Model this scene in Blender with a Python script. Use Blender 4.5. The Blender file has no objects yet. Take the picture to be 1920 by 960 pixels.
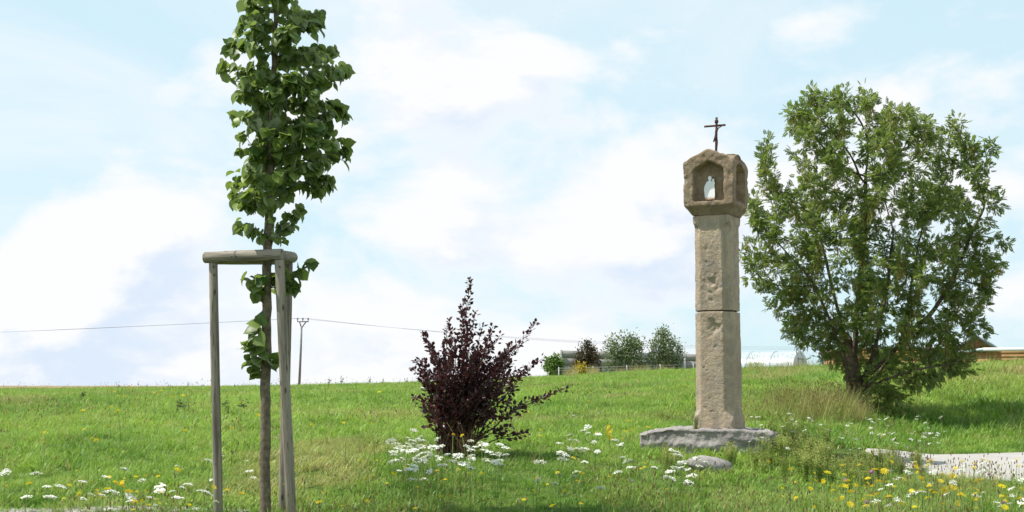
import bpy, bmesh, math, random
import numpy as np
from mathutils import Vector, Matrix, Euler

R = math.radians
rng = np.random.default_rng(7)
random.seed(7)
sc = bpy.context.scene
col = sc.collection

# ------------------------------------------------------------------ camera, sky, sun, exposure
F = 2700.0                       # focal length in photograph pixels (1920 wide)
EYE = 1.6
PITCH = math.atan(265.0 / F)
cd = bpy.data.cameras.new('camera')
cd.sensor_width = 36.0
cd.lens = F / 1920.0 * 36.0
cd.clip_end = 6000.0
cam = bpy.data.objects.new('camera', cd)
cam.location = (0, 0, EYE)
cam.rotation_euler = (math.pi / 2 + PITCH, 0, 0)
col.objects.link(cam)
sc.camera = cam

SUN_EL = 57.0
SUN_H = Vector((-0.999, 0.02, 0)).normalized()      # horizontal direction towards the sun
sun_dir = Vector((SUN_H.x * math.cos(R(SUN_EL)), SUN_H.y * math.cos(R(SUN_EL)), math.sin(R(SUN_EL))))
sd = bpy.data.lights.new('sun', 'SUN')
sd.energy = 5.0
sd.angle = R(0.53)
sd.color = (1.0, 0.955, 0.88)
sun = bpy.data.objects.new('sun', sd)
sun.rotation_euler = sun_dir.to_track_quat('Z', 'Y').to_euler()
sun.location = (-20, 0, 30)
col.objects.link(sun)

world = bpy.data.worlds.new('World')
sc.world = world
world.use_nodes = True
wn, wl = world.node_tree.nodes, world.node_tree.links
wn.clear()
def W(t, **k):
    n = wn.new(t)
    for a, b in k.items(): setattr(n, a, b)
    return n
w_out = W('ShaderNodeOutputWorld')
w_bg = W('ShaderNodeBackground')
w_bg.inputs['Strength'].default_value = 0.1
w_sky = W('ShaderNodeTexSky', sky_type='NISHITA')
w_sky.sun_disc = False
w_sky.sun_elevation = R(SUN_EL)
w_sky.sun_rotation = math.atan2(SUN_H.x, SUN_H.y)
w_sky.air_density = 1.0; w_sky.dust_density = 0.6; w_sky.ozone_density = 2.0
w_tc = W('ShaderNodeTexCoord')
w_sep = W('ShaderNodeSeparateXYZ')
wl.new(w_tc.outputs['Generated'], w_sep.inputs[0])
def wm(op, a, b=None, c=None):
    n = W('ShaderNodeMath', operation=op)
    for i, v in enumerate((a, b, c)):
        if v is None: continue
        if isinstance(v, (int, float)): n.inputs[i].default_value = v
        else: wl.new(v, n.inputs[i])
    return n.outputs[0]
zc = wm('MAXIMUM', w_sep.outputs['Z'], 0.0)
w_comb = W('ShaderNodeCombineXYZ')
wl.new(w_sep.outputs['X'], w_comb.inputs[0])
wl.new(w_sep.outputs['Y'], w_comb.inputs[1])
wl.new(wm('MULTIPLY', zc, 1.9), w_comb.inputs[2])
def wnoise(scale, detail, rough, off, dist=0.0, lac=2.0):
    mp = W('ShaderNodeMapping')
    mp.inputs['Location'].default_value = off
    wl.new(w_comb.outputs[0], mp.inputs[0])
    n = W('ShaderNodeTexNoise')
    n.inputs['Scale'].default_value = scale
    n.inputs['Detail'].default_value = detail
    n.inputs['Roughness'].default_value = rough
    n.inputs['Distortion'].default_value = dist
    n.inputs['Lacunarity'].default_value = lac
    wl.new(mp.outputs[0], n.inputs['Vector'])
    return n.outputs['Fac']
def wramp(v, a, b, lo=0.0, hi=1.0):
    n = W('ShaderNodeMapRange', interpolation_type='SMOOTHSTEP')
    for i, x in ((1, a), (2, b), (3, lo), (4, hi)): n.inputs[i].default_value = x
    wl.new(v, n.inputs[0])
    return n.outputs[0]
def wmix(f, a, b):
    n = W('ShaderNodeMix', data_type='RGBA')
    for s, v in ((0, f), (6, a), (7, b)):
        if isinstance(v, (int, float)): n.inputs[s].default_value = v
        elif isinstance(v, tuple): n.inputs[s].default_value = (*v, 1)
        else: wl.new(v, n.inputs[s])
    return n.outputs[2]
veil = wmix(0.84, w_sky.outputs[0], (5.35, 7.05, 7.7))            # thin high veil over the blue
thin = wm('SUBTRACT', 0.16, zc)                                   # cloud banks close up towards the horizon
def density(dx, dz):
    a = wnoise(5.2, 12.0, 0.56, (3.1 + dx, 1.7, 0.4 + dz), 0.15)
    b = wnoise(1.7, 4.0, 0.5, (8.1 + dx, 4.7, 2.4 + dz), 0.2)
    return wm('ADD', wm('ADD', a, wm('MULTIPLY', wm('SUBTRACT', b, 0.5), 0.75)), wm('MULTIPLY', thin, 0.55))
d0, d1 = density(0, 0), density(-0.02, 0.055)
cover = wramp(d0, 0.40, 0.56)
wisp = wramp(wnoise(3.0, 9.0, 0.62, (5.0, 2.0, 7.0), 0.8), 0.40, 0.75)
cover = wm('MAXIMUM', cover, wm('MULTIPLY', wisp, 0.7))
shade = wm('MULTIPLY', wramp(wm('SUBTRACT', d1, d0), -0.04, 0.075), wramp(d0, 0.46, 0.62))
cloud = wmix(shade, (7.35, 7.45, 7.6), (5.5, 6.3, 7.35))
w_final = wmix(cover, veil, cloud)
wl.new(w_final, w_bg.inputs['Color'])
wl.new(w_bg.outputs[0], w_out.inputs['Surface'])

sc.view_settings.view_transform = 'Standard'
sc.view_settings.look = 'None'
sc.view_settings.exposure = 0.42
sc.view_settings.gamma = 1.0
sc.render.engine = 'CYCLES'
sc.cycles.max_bounces = 6
sc.cycles.diffuse_bounces = 3
sc.cycles.transparent_max_bounces = 8
sc.cycles.use_denoising = True

# ------------------------------------------------------------------ helpers
CP, SP = math.cos(PITCH), math.sin(PITCH)
def at(px, py, Y):
    """point of the place seen at a photograph pixel, Y metres ahead"""
    a, b = (px - 960.0) / F, (480.0 - py) / F
    t = Y / (CP - b * SP)
    return Vector((a * t, Y, EYE + (SP + b * CP) * t))

def vnoise(p, seed=0):
    p = np.asarray(p, float)
    i = np.floor(p).astype(np.int64); f = p - i
    f = f * f * (3 - 2 * f)
    def h(ix, iy, iz):
        n = (ix * 374761393 + iy * 668265263 + iz * 2147483647 + seed * 974711) & 0xffffffff
        n = ((n ^ (n >> 13)) * 1274126177) & 0xffffffff
        n = ((n ^ (n >> 16)) * 2246822519) & 0xffffffff
        return ((n ^ (n >> 15)) & 0xffff) / 65535.0
    r = 0
    for dx in (0, 1):
        for dy in (0, 1):
            for dz in (0, 1):
                w = (f[:, 0] if dx else 1 - f[:, 0]) * (f[:, 1] if dy else 1 - f[:, 1]) * (f[:, 2] if dz else 1 - f[:, 2])
                r = r + w * h(i[:, 0] + dx, i[:, 1] + dy, i[:, 2] + dz)
    return r
def fbm(p, octs=4, seed=0):
    p = np.asarray(p, float); s = 0; a = 0.5; t = 0
    for o in range(octs):
        s = s + a * vnoise(p * 2 ** o, seed + o * 17); t += a; a *= 0.5
    return s / t

def build(name, V, faces, mat=None, parent=None, smooth=False, loc=None, attrs=None, link=True):
    """faces: list of arrays, each (n,3) or (n,4)"""
    V = np.asarray(V, np.float32)
    if not isinstance(faces, list): faces = [faces]
    faces = [np.asarray(f, np.int32) for f in faces if len(f)]
    me = bpy.data.meshes.new(name)
    me.vertices.add(len(V)); me.vertices.foreach_set('co', V.ravel())
    tot = np.concatenate([np.full(len(f), f.shape[1], np.int32) for f in faces])
    idx = np.concatenate([f.ravel() for f in faces])
    me.loops.add(len(idx)); me.loops.foreach_set('vertex_index', idx)
    me.polygons.add(len(tot))
    st = np.zeros(len(tot), np.int32); st[1:] = np.cumsum(tot)[:-1]
    me.polygons.foreach_set('loop_start', st)
    try: me.polygons.foreach_set('loop_total', tot)
    except Exception: pass
    if smooth: me.polygons.foreach_set('use_smooth', np.ones(len(tot), bool))
    if attrs:
        for k, v in attrs.items():
            at_ = me.attributes.new(k, 'FLOAT', 'POINT'); at_.data.foreach_set('value', np.asarray(v, np.float32))
    me.update(calc_edges=True)
    if mat: me.materials.append(mat)
    if not link: return me
    return put(name, me, parent, loc)
def put(name, me, parent=None, loc=None):
    o = bpy.data.objects.new(name, me)
    col.objects.link(o)
    if parent: o.parent = parent
    if loc is not None: o.location = loc
    return o
def empty(name, loc=(0, 0, 0), rz=0.0):
    o = bpy.data.objects.new(name, None)
    o.empty_display_size = 0.1
    col.objects.link(o); o.location = loc; o.rotation_euler = (0, 0, rz)
    return o
def tag(o, label, cat, group=None, kind=None):
    o['label'] = label; o['category'] = cat
    if group: o['group'] = group
    if kind: o['kind'] = kind
    return o
def structure(o): o['kind'] = 'structure'; return o

class Geo:
    """collects shapes into one mesh"""
    def __init__(s): s.v = []; s.q = []; s.t = []; s.n = 0
    def add(s, V, q=(), t=()):
        V = np.asarray(V, float)
        s.v.append(V)
        if len(q): s.q.append(np.asarray(q, int) + s.n)
        if len(t): s.t.append(np.asarray(t, int) + s.n)
        s.n += len(V); return s
    def box(s, a, b):
        x0, y0, z0 = a; x1, y1, z1 = b
        V = [(x0, y0, z0), (x1, y0, z0), (x1, y1, z0), (x0, y1, z0), (x0, y0, z1), (x1, y0, z1), (x1, y1, z1), (x0, y1, z1)]
        return s.add(V, [(0, 3, 2, 1), (4, 5, 6, 7), (0, 1, 5, 4), (1, 2, 6, 5), (2, 3, 7, 6), (3, 0, 4, 7)])
    def tube(s, P, r, n=6, caps=True, jit=0.0):
        P = np.asarray(P, float); m = len(P)
        r = np.broadcast_to(np.asarray(r, float), (m,))
        T = np.gradient(P, axis=0); T /= np.linalg.norm(T, axis=1)[:, None] + 1e-9
        up = np.array([0, 0, 1.0]) if abs(T[0, 2]) < 0.9 else np.array([1.0, 0, 0])
        N = np.cross(T[0], up); N /= np.linalg.norm(N)
        ring = []
        a = np.arange(n) * 2 * math.pi / n
        for i in range(m):
            N = N - T[i] * N.dot(T[i]); N /= np.linalg.norm(N) + 1e-9
            B = np.cross(T[i], N)
            rr = r[i] * (1 + (rng.uniform(-jit, jit, n) if jit else 0))
            ring.append(P[i] + (np.cos(a) * rr)[:, None] * N + (np.sin(a) * rr)[:, None] * B)
        V = np.concatenate(ring)
        q = []
        for i in range(m - 1):
            for k in range(n):
                q.append((i * n + k, i * n + (k + 1) % n, (i + 1) * n + (k + 1) % n, (i + 1) * n + k))
        t = []
        if caps:
            V = np.concatenate([V, P[:1], P[-1:]])
            for k in range(n):
                t.append((m * n, (k + 1) % n, k)); t.append((m * n + 1, (m - 1) * n + k, (m - 1) * n + (k + 1) % n))
        return s.add(V, q, t)
    def faces(s):
        out = []
        if s.q: out.append(np.concatenate(s.q))
        if s.t: out.append(np.concatenate(s.t))
        return out
    def build(s, name, mat=None, parent=None, smooth=False, loc=None, link=True):
        return build(name, np.concatenate(s.v), s.faces(), mat, parent, smooth, loc, link=link)

# ---- materials
def mat(name):
    m = bpy.data.materials.new(name); m.use_nodes = True
    nt = m.node_tree; nt.nodes.clear()
    o = nt.nodes.new('ShaderNodeOutputMaterial')
    return m, nt, o
class N:
    def __init__(s, nt): s.nt = nt
    def n(s, t, **k):
        x = s.nt.nodes.new(t)
        for a, b in k.items(): setattr(x, a, b)
        return x
    def set(s, sock, v):
        if isinstance(v, (int, float)): sock.default_value = v
        elif isinstance(v, tuple): sock.default_value = (*v, 1) if len(v) == 3 and sock.type == 'RGBA' else v
        else: s.nt.links.new(v, sock)
    def coord(s, kind='Object', scale=(1, 1, 1)):
        c = s.n('ShaderNodeTexCoord'); m = s.n('ShaderNodeMapping')
        m.inputs['Scale'].default_value = scale
        s.nt.links.new(c.outputs[kind], m.inputs[0]); return m.outputs[0]
    def pos(s, scale=(1, 1, 1)):
        c = s.n('ShaderNodeNewGeometry'); m = s.n('ShaderNodeMapping')
        m.inputs['Scale'].default_value = scale
        s.nt.links.new(c.outputs['Position'], m.inputs[0]); return m.outputs[0]
    def noise(s, vec, scale, detail=4, rough=0.55, dist=0.0):
        x = s.n('ShaderNodeTexNoise'); s.set(x.inputs['Vector'], vec)
        for k, v in (('Scale', scale), ('Detail', detail), ('Roughness', rough), ('Distortion', dist)): x.inputs[k].default_value = v
        return x.outputs['Fac']
    def voronoi(s, vec, scale):
        x = s.n('ShaderNodeTexVoronoi'); s.set(x.inputs['Vector'], vec); x.inputs['Scale'].default_value = scale
        return x.outputs['Distance']
    def ramp(s, v, a, b, lo=0.0, hi=1.0):
        x = s.n('ShaderNodeMapRange', interpolation_type='SMOOTHSTEP'); s.set(x.inputs[0], v)
        for i, q in ((1, a), (2, b), (3, lo), (4, hi)): x.inputs[i].default_value = q
        return x.outputs[0]
    def mix(s, f, a, b, mode='MIX'):
        x = s.n('ShaderNodeMix', data_type='RGBA', blend_type=mode)
        s.set(x.inputs[0], f); s.set(x.inputs[6], a); s.set(x.inputs[7], b); return x.outputs[2]
    def math(s, op, a, b=0.0):
        x = s.n('ShaderNodeMath', operation=op); s.set(x.inputs[0], a); s.set(x.inputs[1], b); return x.outputs[0]
    def bump(s, h, strength=0.5, dist=0.02):
        x = s.n('ShaderNodeBump'); s.set(x.inputs['Height'], h)
        x.inputs['Strength'].default_value = strength; x.inputs['Distance'].default_value = dist
        return x.outputs[0]
    def bsdf(s, out, colr, rough=0.8, spec=0.3, normal=None, metal=0.0):
        b = s.n('ShaderNodeBsdfPrincipled')
        s.set(b.inputs['Base Color'], colr); s.set(b.inputs['Roughness'], rough)
        b.inputs['Specular IOR Level'].default_value = spec; b.inputs['Metallic'].default_value = metal
        if normal is not None: s.nt.links.new(normal, b.inputs['Normal'])
        s.nt.links.new(b.outputs[0], out.inputs['Surface']); return b

def stone_mat(name, c1, c2, c3, spots, lichen=None, grain=1.0):
    m, nt, o = mat(name); n = N(nt); v = n.coord()
    f1 = n.ramp(n.noise(v, 3.2, 7, 0.68, 0.6), 0.38, 0.62)
    f2 = n.ramp(n.noise(v, 9.0, 5, 0.65), 0.45, 0.7)
    c = n.mix(f1, c1, c2); c = n.mix(n.math('MULTIPLY', f2, 0.7), c, c3)
    sp = n.ramp(n.noise(v, 95.0, 3, 0.7), 0.52, 0.72)
    c = n.mix(n.math('MULTIPLY', sp, 0.65), c, spots)
    sp2 = n.ramp(n.noise(v, 130.0, 2, 0.6), 0.60, 0.75)
    c = n.mix(n.math('MULTIPLY', sp2, 0.5), c, tuple(min(1, x * 1.7) for x in c2))
    if lichen:
        l1 = n.ramp(n.noise(v, 6.5, 7, 0.7, 0.8), 0.55, 0.66)
        c = n.mix(n.math('MULTIPLY', l1, 0.75), c, lichen[0])
        l2 = n.ramp(n.noise(n.coord('Object', (1, 1.1, 0.9)), 11.0, 7, 0.75, 0.3), 0.60, 0.68)
        c = n.mix(n.math('MULTIPLY', l2, 0.8), c, lichen[1])
    stn = n.ramp(n.noise(n.coord('Object', (1, 1, 0.16)), 13.0, 5, 0.6, 0.4), 0.52, 0.68)
    c = n.mix(n.math('MULTIPLY', stn, 0.45), c, tuple(x * 0.62 for x in c3))
    h = n.math('ADD', n.math('MULTIPLY', n.noise(v, 38.0, 6, 0.7), 1.0), n.math('MULTIPLY', n.noise(v, 140.0, 3, 0.6), 0.5))
    n.bsdf(o, c, 0.92, 0.2, n.bump(h, 0.95 * grain, 0.018)); return m

def leaf_mat(name, c1, c2, under=None, trans=0.35, tcol=None, rough=0.45, spec=0.4, attr='tint', inst=False):
    m, nt, o = mat(name); n = N(nt)
    a = n.n('ShaderNodeAttribute', attribute_name=attr, attribute_type='INSTANCER' if inst else 'GEOMETRY')
    oi = n.n('ShaderNodeObjectInfo')
    r = a.outputs['Fac'] if inst else n.math('FRACT', n.math('ADD', a.outputs['Fac'], oi.outputs['Random']))
    c = n.mix(r, c1, c2)
    top = c
    if under:
        g = n.n('ShaderNodeNewGeometry')
        c = n.mix(g.outputs['Backfacing'], c, under)
    b = n.n('ShaderNodeBsdfPrincipled')
    n.set(b.inputs['Base Color'], c); b.inputs['Roughness'].default_value = rough; b.inputs['Specular IOR Level'].default_value = spec
    t = n.n('ShaderNodeBsdfTranslucent')
    n.set(t.inputs['Color'], n.mix(0.5, top, tcol) if tcol else top)
    ms = n.n('ShaderNodeMixShader'); ms.inputs[0].default_value = trans
    nt.links.new(b.outputs[0], ms.inputs[1]); nt.links.new(t.outputs[0], ms.inputs[2])
    nt.links.new(ms.outputs[0], o.inputs['Surface']); return m

def plain_mat(name, c, rough=0.8, spec=0.3, metal=0.0, vary=0.25, scale=6.0, bump=0.0):
    m, nt, o = mat(name); n = N(nt); v = n.coord()
    f = n.noise(v, scale, 5, 0.6)
    cc = n.mix(n.ramp(f, 0.3, 0.7), tuple(x * (1 - vary) for x in c), tuple(min(1, x * (1 + vary)) for x in c))
    nb = n.bump(n.noise(v, scale * 6, 4, 0.6), bump, 0.01) if bump else None
    n.bsdf(o, cc, rough, spec, nb, metal); return m

def wood_mat(name, c1, c2, dark, zs=0.06):
    m, nt, o = mat(name); n = N(nt)
    oi = n.n('ShaderNodeObjectInfo')
    tc = n.n('ShaderNodeTexCoord'); mp = n.n('ShaderNodeMapping'); mp.inputs['Scale'].default_value = (1, 1, zs)
    ad = n.n('ShaderNodeVectorMath', operation='ADD'); nt.links.new(tc.outputs['Object'], ad.inputs[0])
    cb = n.n('ShaderNodeCombineXYZ'); nt.links.new(n.math('MULTIPLY', oi.outputs['Random'], 9.0), cb.inputs[0]); nt.links.new(n.math('MULTIPLY', oi.outputs['Random'], 31.0), cb.inputs[2])
    nt.links.new(cb.outputs[0], ad.inputs[1]); nt.links.new(ad.outputs[0], mp.inputs[0]); v = mp.outputs[0]
    g = n.noise(v, 55.0, 5, 0.65, 1.2)
    c = n.mix(n.ramp(g, 0.3, 0.7), c1, c2)
    big = n.noise(v, 14.0, 4, 0.6, 0.6)
    c = n.mix(n.math('MULTIPLY', n.ramp(big, 0.45, 0.65), 0.75), c, dark)
    crack = n.ramp(n.noise(v, 75.0, 2, 0.5, 0.4), 0.60, 0.68)
    c = n.mix(n.math('MULTIPLY', crack, 0.7), c, dark)
    mp2 = n.n('ShaderNodeMapping'); mp2.inputs['Scale'].default_value = (14, 14, 5.0); nt.links.new(ad.outputs[0], mp2.inputs[0])
    kn = n.ramp(n.voronoi(mp2.outputs[0], 1.0), 0.10, 0.19, 1.0, 0.0)
    c = n.mix(n.math('MULTIPLY', kn, 0.8), c, tuple(x * 0.5 for x in dark))
    n.bsdf(o, c, 0.85, 0.25, n.bump(n.math('SUBTRACT', g, crack), 0.5, 0.006)); return m

M_shaft = stone_mat('sandy_granite', (0.46, 0.37, 0.265), (0.35, 0.275, 0.20), (0.315, 0.28, 0.24), (0.155, 0.13, 0.105), ((0.24, 0.225, 0.205), (0.28, 0.20, 0.13)))
M_head = stone_mat('lichened_granite', (0.35, 0.26, 0.175), (0.26, 0.19, 0.125), (0.19, 0.15, 0.11), (0.10, 0.078, 0.058), ((0.31, 0.28, 0.21), (0.36, 0.22, 0.06)))
M_slab = stone_mat('grey_granite', (0.38, 0.35, 0.325), (0.29, 0.265, 0.25), (0.19, 0.175, 0.165), (0.12, 0.11, 0.11), ((0.38, 0.37, 0.34), (0.30, 0.30, 0.22)))
M_wood = wood_mat('weathered_wood', (0.32, 0.28, 0.225), (0.215, 0.185, 0.148), (0.085, 0.068, 0.052))
M_bark_young = plain_mat('smooth_bark', (0.165, 0.135, 0.095), 0.85, 0.2, 0, 0.4, 22.0, 0.6)
M_bark = plain_mat('ash_bark', (0.105, 0.082, 0.058), 0.9, 0.15, 0, 0.4, 9.0, 0.6)
M_bark_red = plain_mat('red_brown_bark', (0.10, 0.055, 0.04), 0.85, 0.2, 0, 0.35, 25.0)
M_rust = plain_mat('rusty_iron', (0.095, 0.050, 0.034), 0.8, 0.3, 0.3, 0.45, 40.0, 0.4)

# ------------------------------------------------------------------ terrain
COLS = np.array([-500, 0, 500, 870, 1100, 1345, 1600, 1760, 1920, 2350], float)
ROWS = [12, 15, 17.5, 21, 25, 30, 40, 60, 80, 100, 200, 500]
TAB = np.array([
    [975, 972, 978, 970, 968, 968, 962, 956, 952, 950],
    [878, 875, 872, 858, 857, 856, 866, 880, 882, 880],
    [827, 825, 822, 818, 817, 816, 824, 849, 847, 845],
    [791, 790, 785, 782, 777, 773, 774, 787, 783, 780],
    [768, 767, 763, 758, 751, 743, 738, 731, 724, 716],
    [754, 751, 747, 741, 733, 724, 712, 702, 692, 678],
    [742, 740, 736, 726, 714, 706, 701, 697, 691, 678],
    [735, 733, 727, 717, 706, 696, 692, 691, 690, 684],
    [730, 728, 726, 720, 714, 716, 724, 728, 730, 730],
    [730, 728, 726, 722, 719, 722, 730, 732, 732, 732],
    [726, 725, 724, 724, 724, 726, 730, 732, 732, 732],
    [726, 726, 726, 726, 726, 727, 730, 732, 732, 732]], float)
HD = np.array([-60, 0, 6, 9.5] + ROWS + [5000.0])
UC = (COLS - 960) / F / 1.006
HZ = np.zeros((len(HD), len(COLS)))
HZ[0] = -1.75; HZ[1] = -1.6; HZ[2] = -1.42; HZ[3] = -1.22
for i, d in enumerate(ROWS):
    for j, c in enumerate(COLS):
        HZ[4 + i, j] = at(c, TAB[i, j], d).z - EYE
HZ[-1] = HZ[-2] - 6
def slopes(x, y):
    h = np.diff(x)[:, None]; dl = np.diff(y, axis=0) / h
    m = np.zeros_like(y); m[0] = dl[0]; m[-1] = dl[-1]
    same = dl[:-1] * dl[1:] > 0
    w1 = 2 * h[1:] + h[:-1]; w2 = h[1:] + 2 * h[:-1]
    with np.errstate(divide='ignore', invalid='ignore'):
        hm = (w1 + w2) / (w1 / dl[:-1] + w2 / dl[1:])
    m[1:-1] = np.where(same, hm, 0); return m
HM = slopes(HD, HZ)
UF = np.linspace(UC[0], UC[-1], 400)
def densify(A):
    m = slopes(UC, A.T); out = np.zeros((len(UF), A.shape[0]))
    k = np.clip(np.searchsorted(UC, UF) - 1, 0, len(UC) - 2)
    h = (UC[k + 1] - UC[k])[:, None]; t = ((UF - UC[k]))[:, None] / h
    y = A.T
    return ((2*t**3-3*t**2+1)*y[k] + (t**3-2*t**2+t)*h*m[k] + (-2*t**3+3*t**2)*y[k+1] + (t**3-t**2)*h*m[k+1]).T
HZF, HMF = densify(HZ), densify(HM)
def height(x, y):
    x = np.atleast_1d(np.asarray(x, float)); y = np.atleast_1d(np.asarray(y, float))
    u = np.clip(x / np.maximum(y, 10.0), UF[0], UF[-1])
    fu = (u - UF[0]) / (UF[1] - UF[0]); ku = np.clip(fu.astype(int), 0, len(UF) - 2); fu = fu - ku
    yy = np.clip(y, HD[0], HD[-1])
    k = np.clip(np.searchsorted(HD, yy) - 1, 0, len(HD) - 2)
    h = HD[k + 1] - HD[k]; t = (yy - HD[k]) / h
    def L(A, kk): return A[kk, ku] * (1 - fu) + A[kk, ku + 1] * fu
    z = (2*t**3-3*t**2+1)*L(HZF, k) + (t**3-2*t**2+t)*h*L(HMF, k) + (-2*t**3+3*t**2)*L(HZF, k+1) + (t**3-t**2)*h*L(HMF, k+1)
    b = (fbm(np.stack([x * 0.9, y * 0.9, 0 * x], 1), 3, 5) - 0.5) * 0.05
    ry = np.interp(x, [4.0, 5.8, 7.2, 10, 16, 26], [15.0, 15.4, 15.7, 16.6, 19.2, 24])
    b = b * np.where(x > 3.4, np.clip((np.abs(y - ry) - 1.8) / 0.6, 0, 1), 1.0)
    return z + EYE + b * np.clip((70 - y) / 20, 0, 1)
def gz(x, y): return float(height(x, y)[0])
def on_ground(px, py, h=0.0, lo=9.6, hi=75.0):
    """where the ray of a pixel first comes within h of the ground"""
    d = np.linspace(lo, hi, 700)
    a, b = (px - 960.0) / F, (480.0 - py) / F
    t = d / (CP - b * SP)
    x = a * t; z = EYE + (SP + b * CP) * t
    g = height(x, d)
    k = np.nonzero(z <= g + h)[0]
    if not len(k): return None
    k = k[0]
    return Vector((x[k], d[k], g[k]))

ys = np.concatenate([np.linspace(-60, 8, 16), np.arange(9, 26, 0.35), np.arange(26, 70, 1.0), np.arange(70, 140, 4), np.geomspace(140, 4000, 24)])
ss = np.linspace(-1, 1, 161); ss = np.sign(ss) * (0.45 * np.abs(ss) + 0.55 * np.abs(ss) ** 2.2)
GX = ss[None, :] * (14 + np.maximum(ys, 0) * 1.1)[:, None]
GY = np.repeat(ys[:, None], len(ss), 1)
V = np.stack([GX.ravel(), GY.ravel(), height(GX.ravel(), GY.ravel())], 1)
nr, nc = GX.shape
ii = (np.arange(nr - 1)[:, None] * nc + np.arange(nc - 1)[None, :]).ravel()
m, nt, o = mat('meadow_soil'); n = N(nt); v = n.pos()
c = n.mix(n.ramp(n.noise(v, 0.35, 5, 0.6), 0.35, 0.65), (0.085, 0.15, 0.028), (0.13, 0.19, 0.04))
c = n.mix(n.math('MULTIPLY', n.ramp(n.noise(v, 6.0, 6, 0.7), 0.45, 0.7), 0.6), c, (0.06, 0.085, 0.025))
c = n.mix(n.math('MULTIPLY', n.ramp(n.noise(v, 28.0, 4, 0.7), 0.5, 0.75), 0.5), c, (0.15, 0.16, 0.06))
n.bsdf(o, c, 0.95, 0.1, n.bump(n.noise(v, 12.0, 6, 0.75), 1.0, 0.08))
structure(build('ground', V, np.stack([ii, ii + 1, ii + nc + 1, ii + nc], 1), m, smooth=True))

# ripe crop field behind the brow
m, nt, o = mat('ripe_crop'); n = N(nt); v = n.pos((1, 1, 1))
c = n.mix(n.ramp(n.noise(v, 0.25, 6, 0.7), 0.35, 0.65), (0.36, 0.265, 0.155), (0.27, 0.19, 0.11))
n.bsdf(o, c, 0.95, 0.1, n.bump(n.noise(v, 3.0, 5, 0.7), 1.0, 0.3))
cx = np.linspace(-140, -12, 90); cy = np.linspace(105, 210, 50)
CX, CY = np.meshgrid(cx, cy)
cz = np.array([at(0, 723.5 + 0 * q, q).z for q in cy])
top = np.repeat(cz[:, None], len(cx), 1) - np.linspace(0.35, 0.0, len(cy))[:, None] + (fbm(np.stack([CX.ravel() * 1.5, CY.ravel() * 1.5, 0 * CX.ravel()], 1), 3, 9).reshape(CX.shape) - 0.5) * 0.22
top -= np.clip((CX + 30) / 18, 0, 1.4) * 0.5
base = height(CX.ravel(), CY.ravel()).reshape(CX.shape)
edge = np.zeros_like(top, bool); edge[0] = edge[-1] = True; edge[:, 0] = edge[:, -1] = True
top = np.where(edge, base - 0.2, np.maximum(top, base + 0.05))
ci = (np.arange(49)[:, None] * 90 + np.arange(89)[None, :]).ravel()
structure(build('crop_field', np.stack([CX.ravel(), CY.ravel(), top.ravel()], 1), np.stack([ci, ci + 1, ci + 91, ci + 90], 1), m))

# paved lane end and gravel patch
def strip(name, P, wid, mtl, lift, seg=110, wob=0.06):
    P = np.asarray(P, float)
    s = np.linspace(0, 1, seg); k = np.linspace(0, 1, len(P))
    C = np.stack([np.interp(s, k, P[:, i]) for i in range(2)], 1)
    for _ in range(6): C[1:-1] = (C[:-2] + 2 * C[1:-1] + C[2:]) / 4
    T = np.gradient(C, axis=0); T /= np.linalg.norm(T, axis=1)[:, None]
    Nn = np.stack([-T[:, 1], T[:, 0]], 1)
    w = np.interp(s, np.linspace(0, 1, len(wid)), wid)
    rows = []
    for j, e in enumerate(np.linspace(-1, 1, 15)):
        q = C + Nn * (w * e)[:, None] * 0.5
        if abs(e) == 1: q = q + Nn * rng.uniform(-wob, wob, (seg, 1))
        lf = np.full(seg, lift if abs(e) < 1 else -0.07); lf[0] = -0.07; lf[-1] = -0.07
        rows.append(np.stack([q[:, 0], q[:, 1], height(q[:, 0], q[:, 1]) + lf], 1))
    V = np.concatenate(rows)
    i = (np.arange(14)[:, None] * seg + np.arange(seg - 1)[None, :]).ravel()
    o = build(name, V, np.stack([i, i + 1, i + seg + 1, i + seg], 1), mtl, smooth=True)
    return structure(o), C, w
m, nt, o = mat('pale_asphalt'); n = N(nt); v = n.pos()
c = n.mix(n.ramp(n.noise(v, 1.2, 6, 0.65), 0.3, 0.7), (0.40, 0.375, 0.35), (0.33, 0.31, 0.29))
c = n.mix(n.math('MULTIPLY', n.ramp(n.noise(v, 140.0, 3, 0.7), 0.5, 0.7), 0.5), c, (0.2, 0.185, 0.17))
n.bsdf(o, c, 0.85, 0.3, n.bump(n.noise(v, 160.0, 3, 0.7), 0.5, 0.006)); M_asph = m
road, roadC, roadW = strip('road', [(4.05, 15.2), (4.75, 15.3), (5.8, 15.4), (7.2, 15.7), (10, 16.6), (16, 19.2), (26, 24)], [2.2, 3.3, 3.6, 3.7, 3.7, 3.7, 3.7], M_asph, 0.035, 110, 0.02)
m, nt, o = mat('pale_gravel'); n = N(nt); v = n.pos()
c = n.mix(n.ramp(n.voronoi(v, 30.0), 0.1, 0.6), (0.42, 0.40, 0.37), (0.26, 0.24, 0.22))
n.bsdf(o, c, 0.9, 0.2, n.bump(n.voronoi(v, 30.0), 0.8, 0.02))
path, pathC, pathW = strip('gravel_path', [(-9, 11.6), (-5.5, 12.05), (-3.9, 12.25), (-2.95, 12.4), (-2.2, 12.4)], [0.5, 0.4, 0.3, 0.2, 0.1], m, 0.03)
def near_strip(x, y, C, w, pad):
    d = np.sqrt((x[:, None] - C[None, :, 0]) ** 2 + (y[:, None] - C[None, :, 1]) ** 2)
    k = d.argmin(1)
    return d[np.arange(len(x)), k] < w[k] * 0.5 + pad

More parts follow.
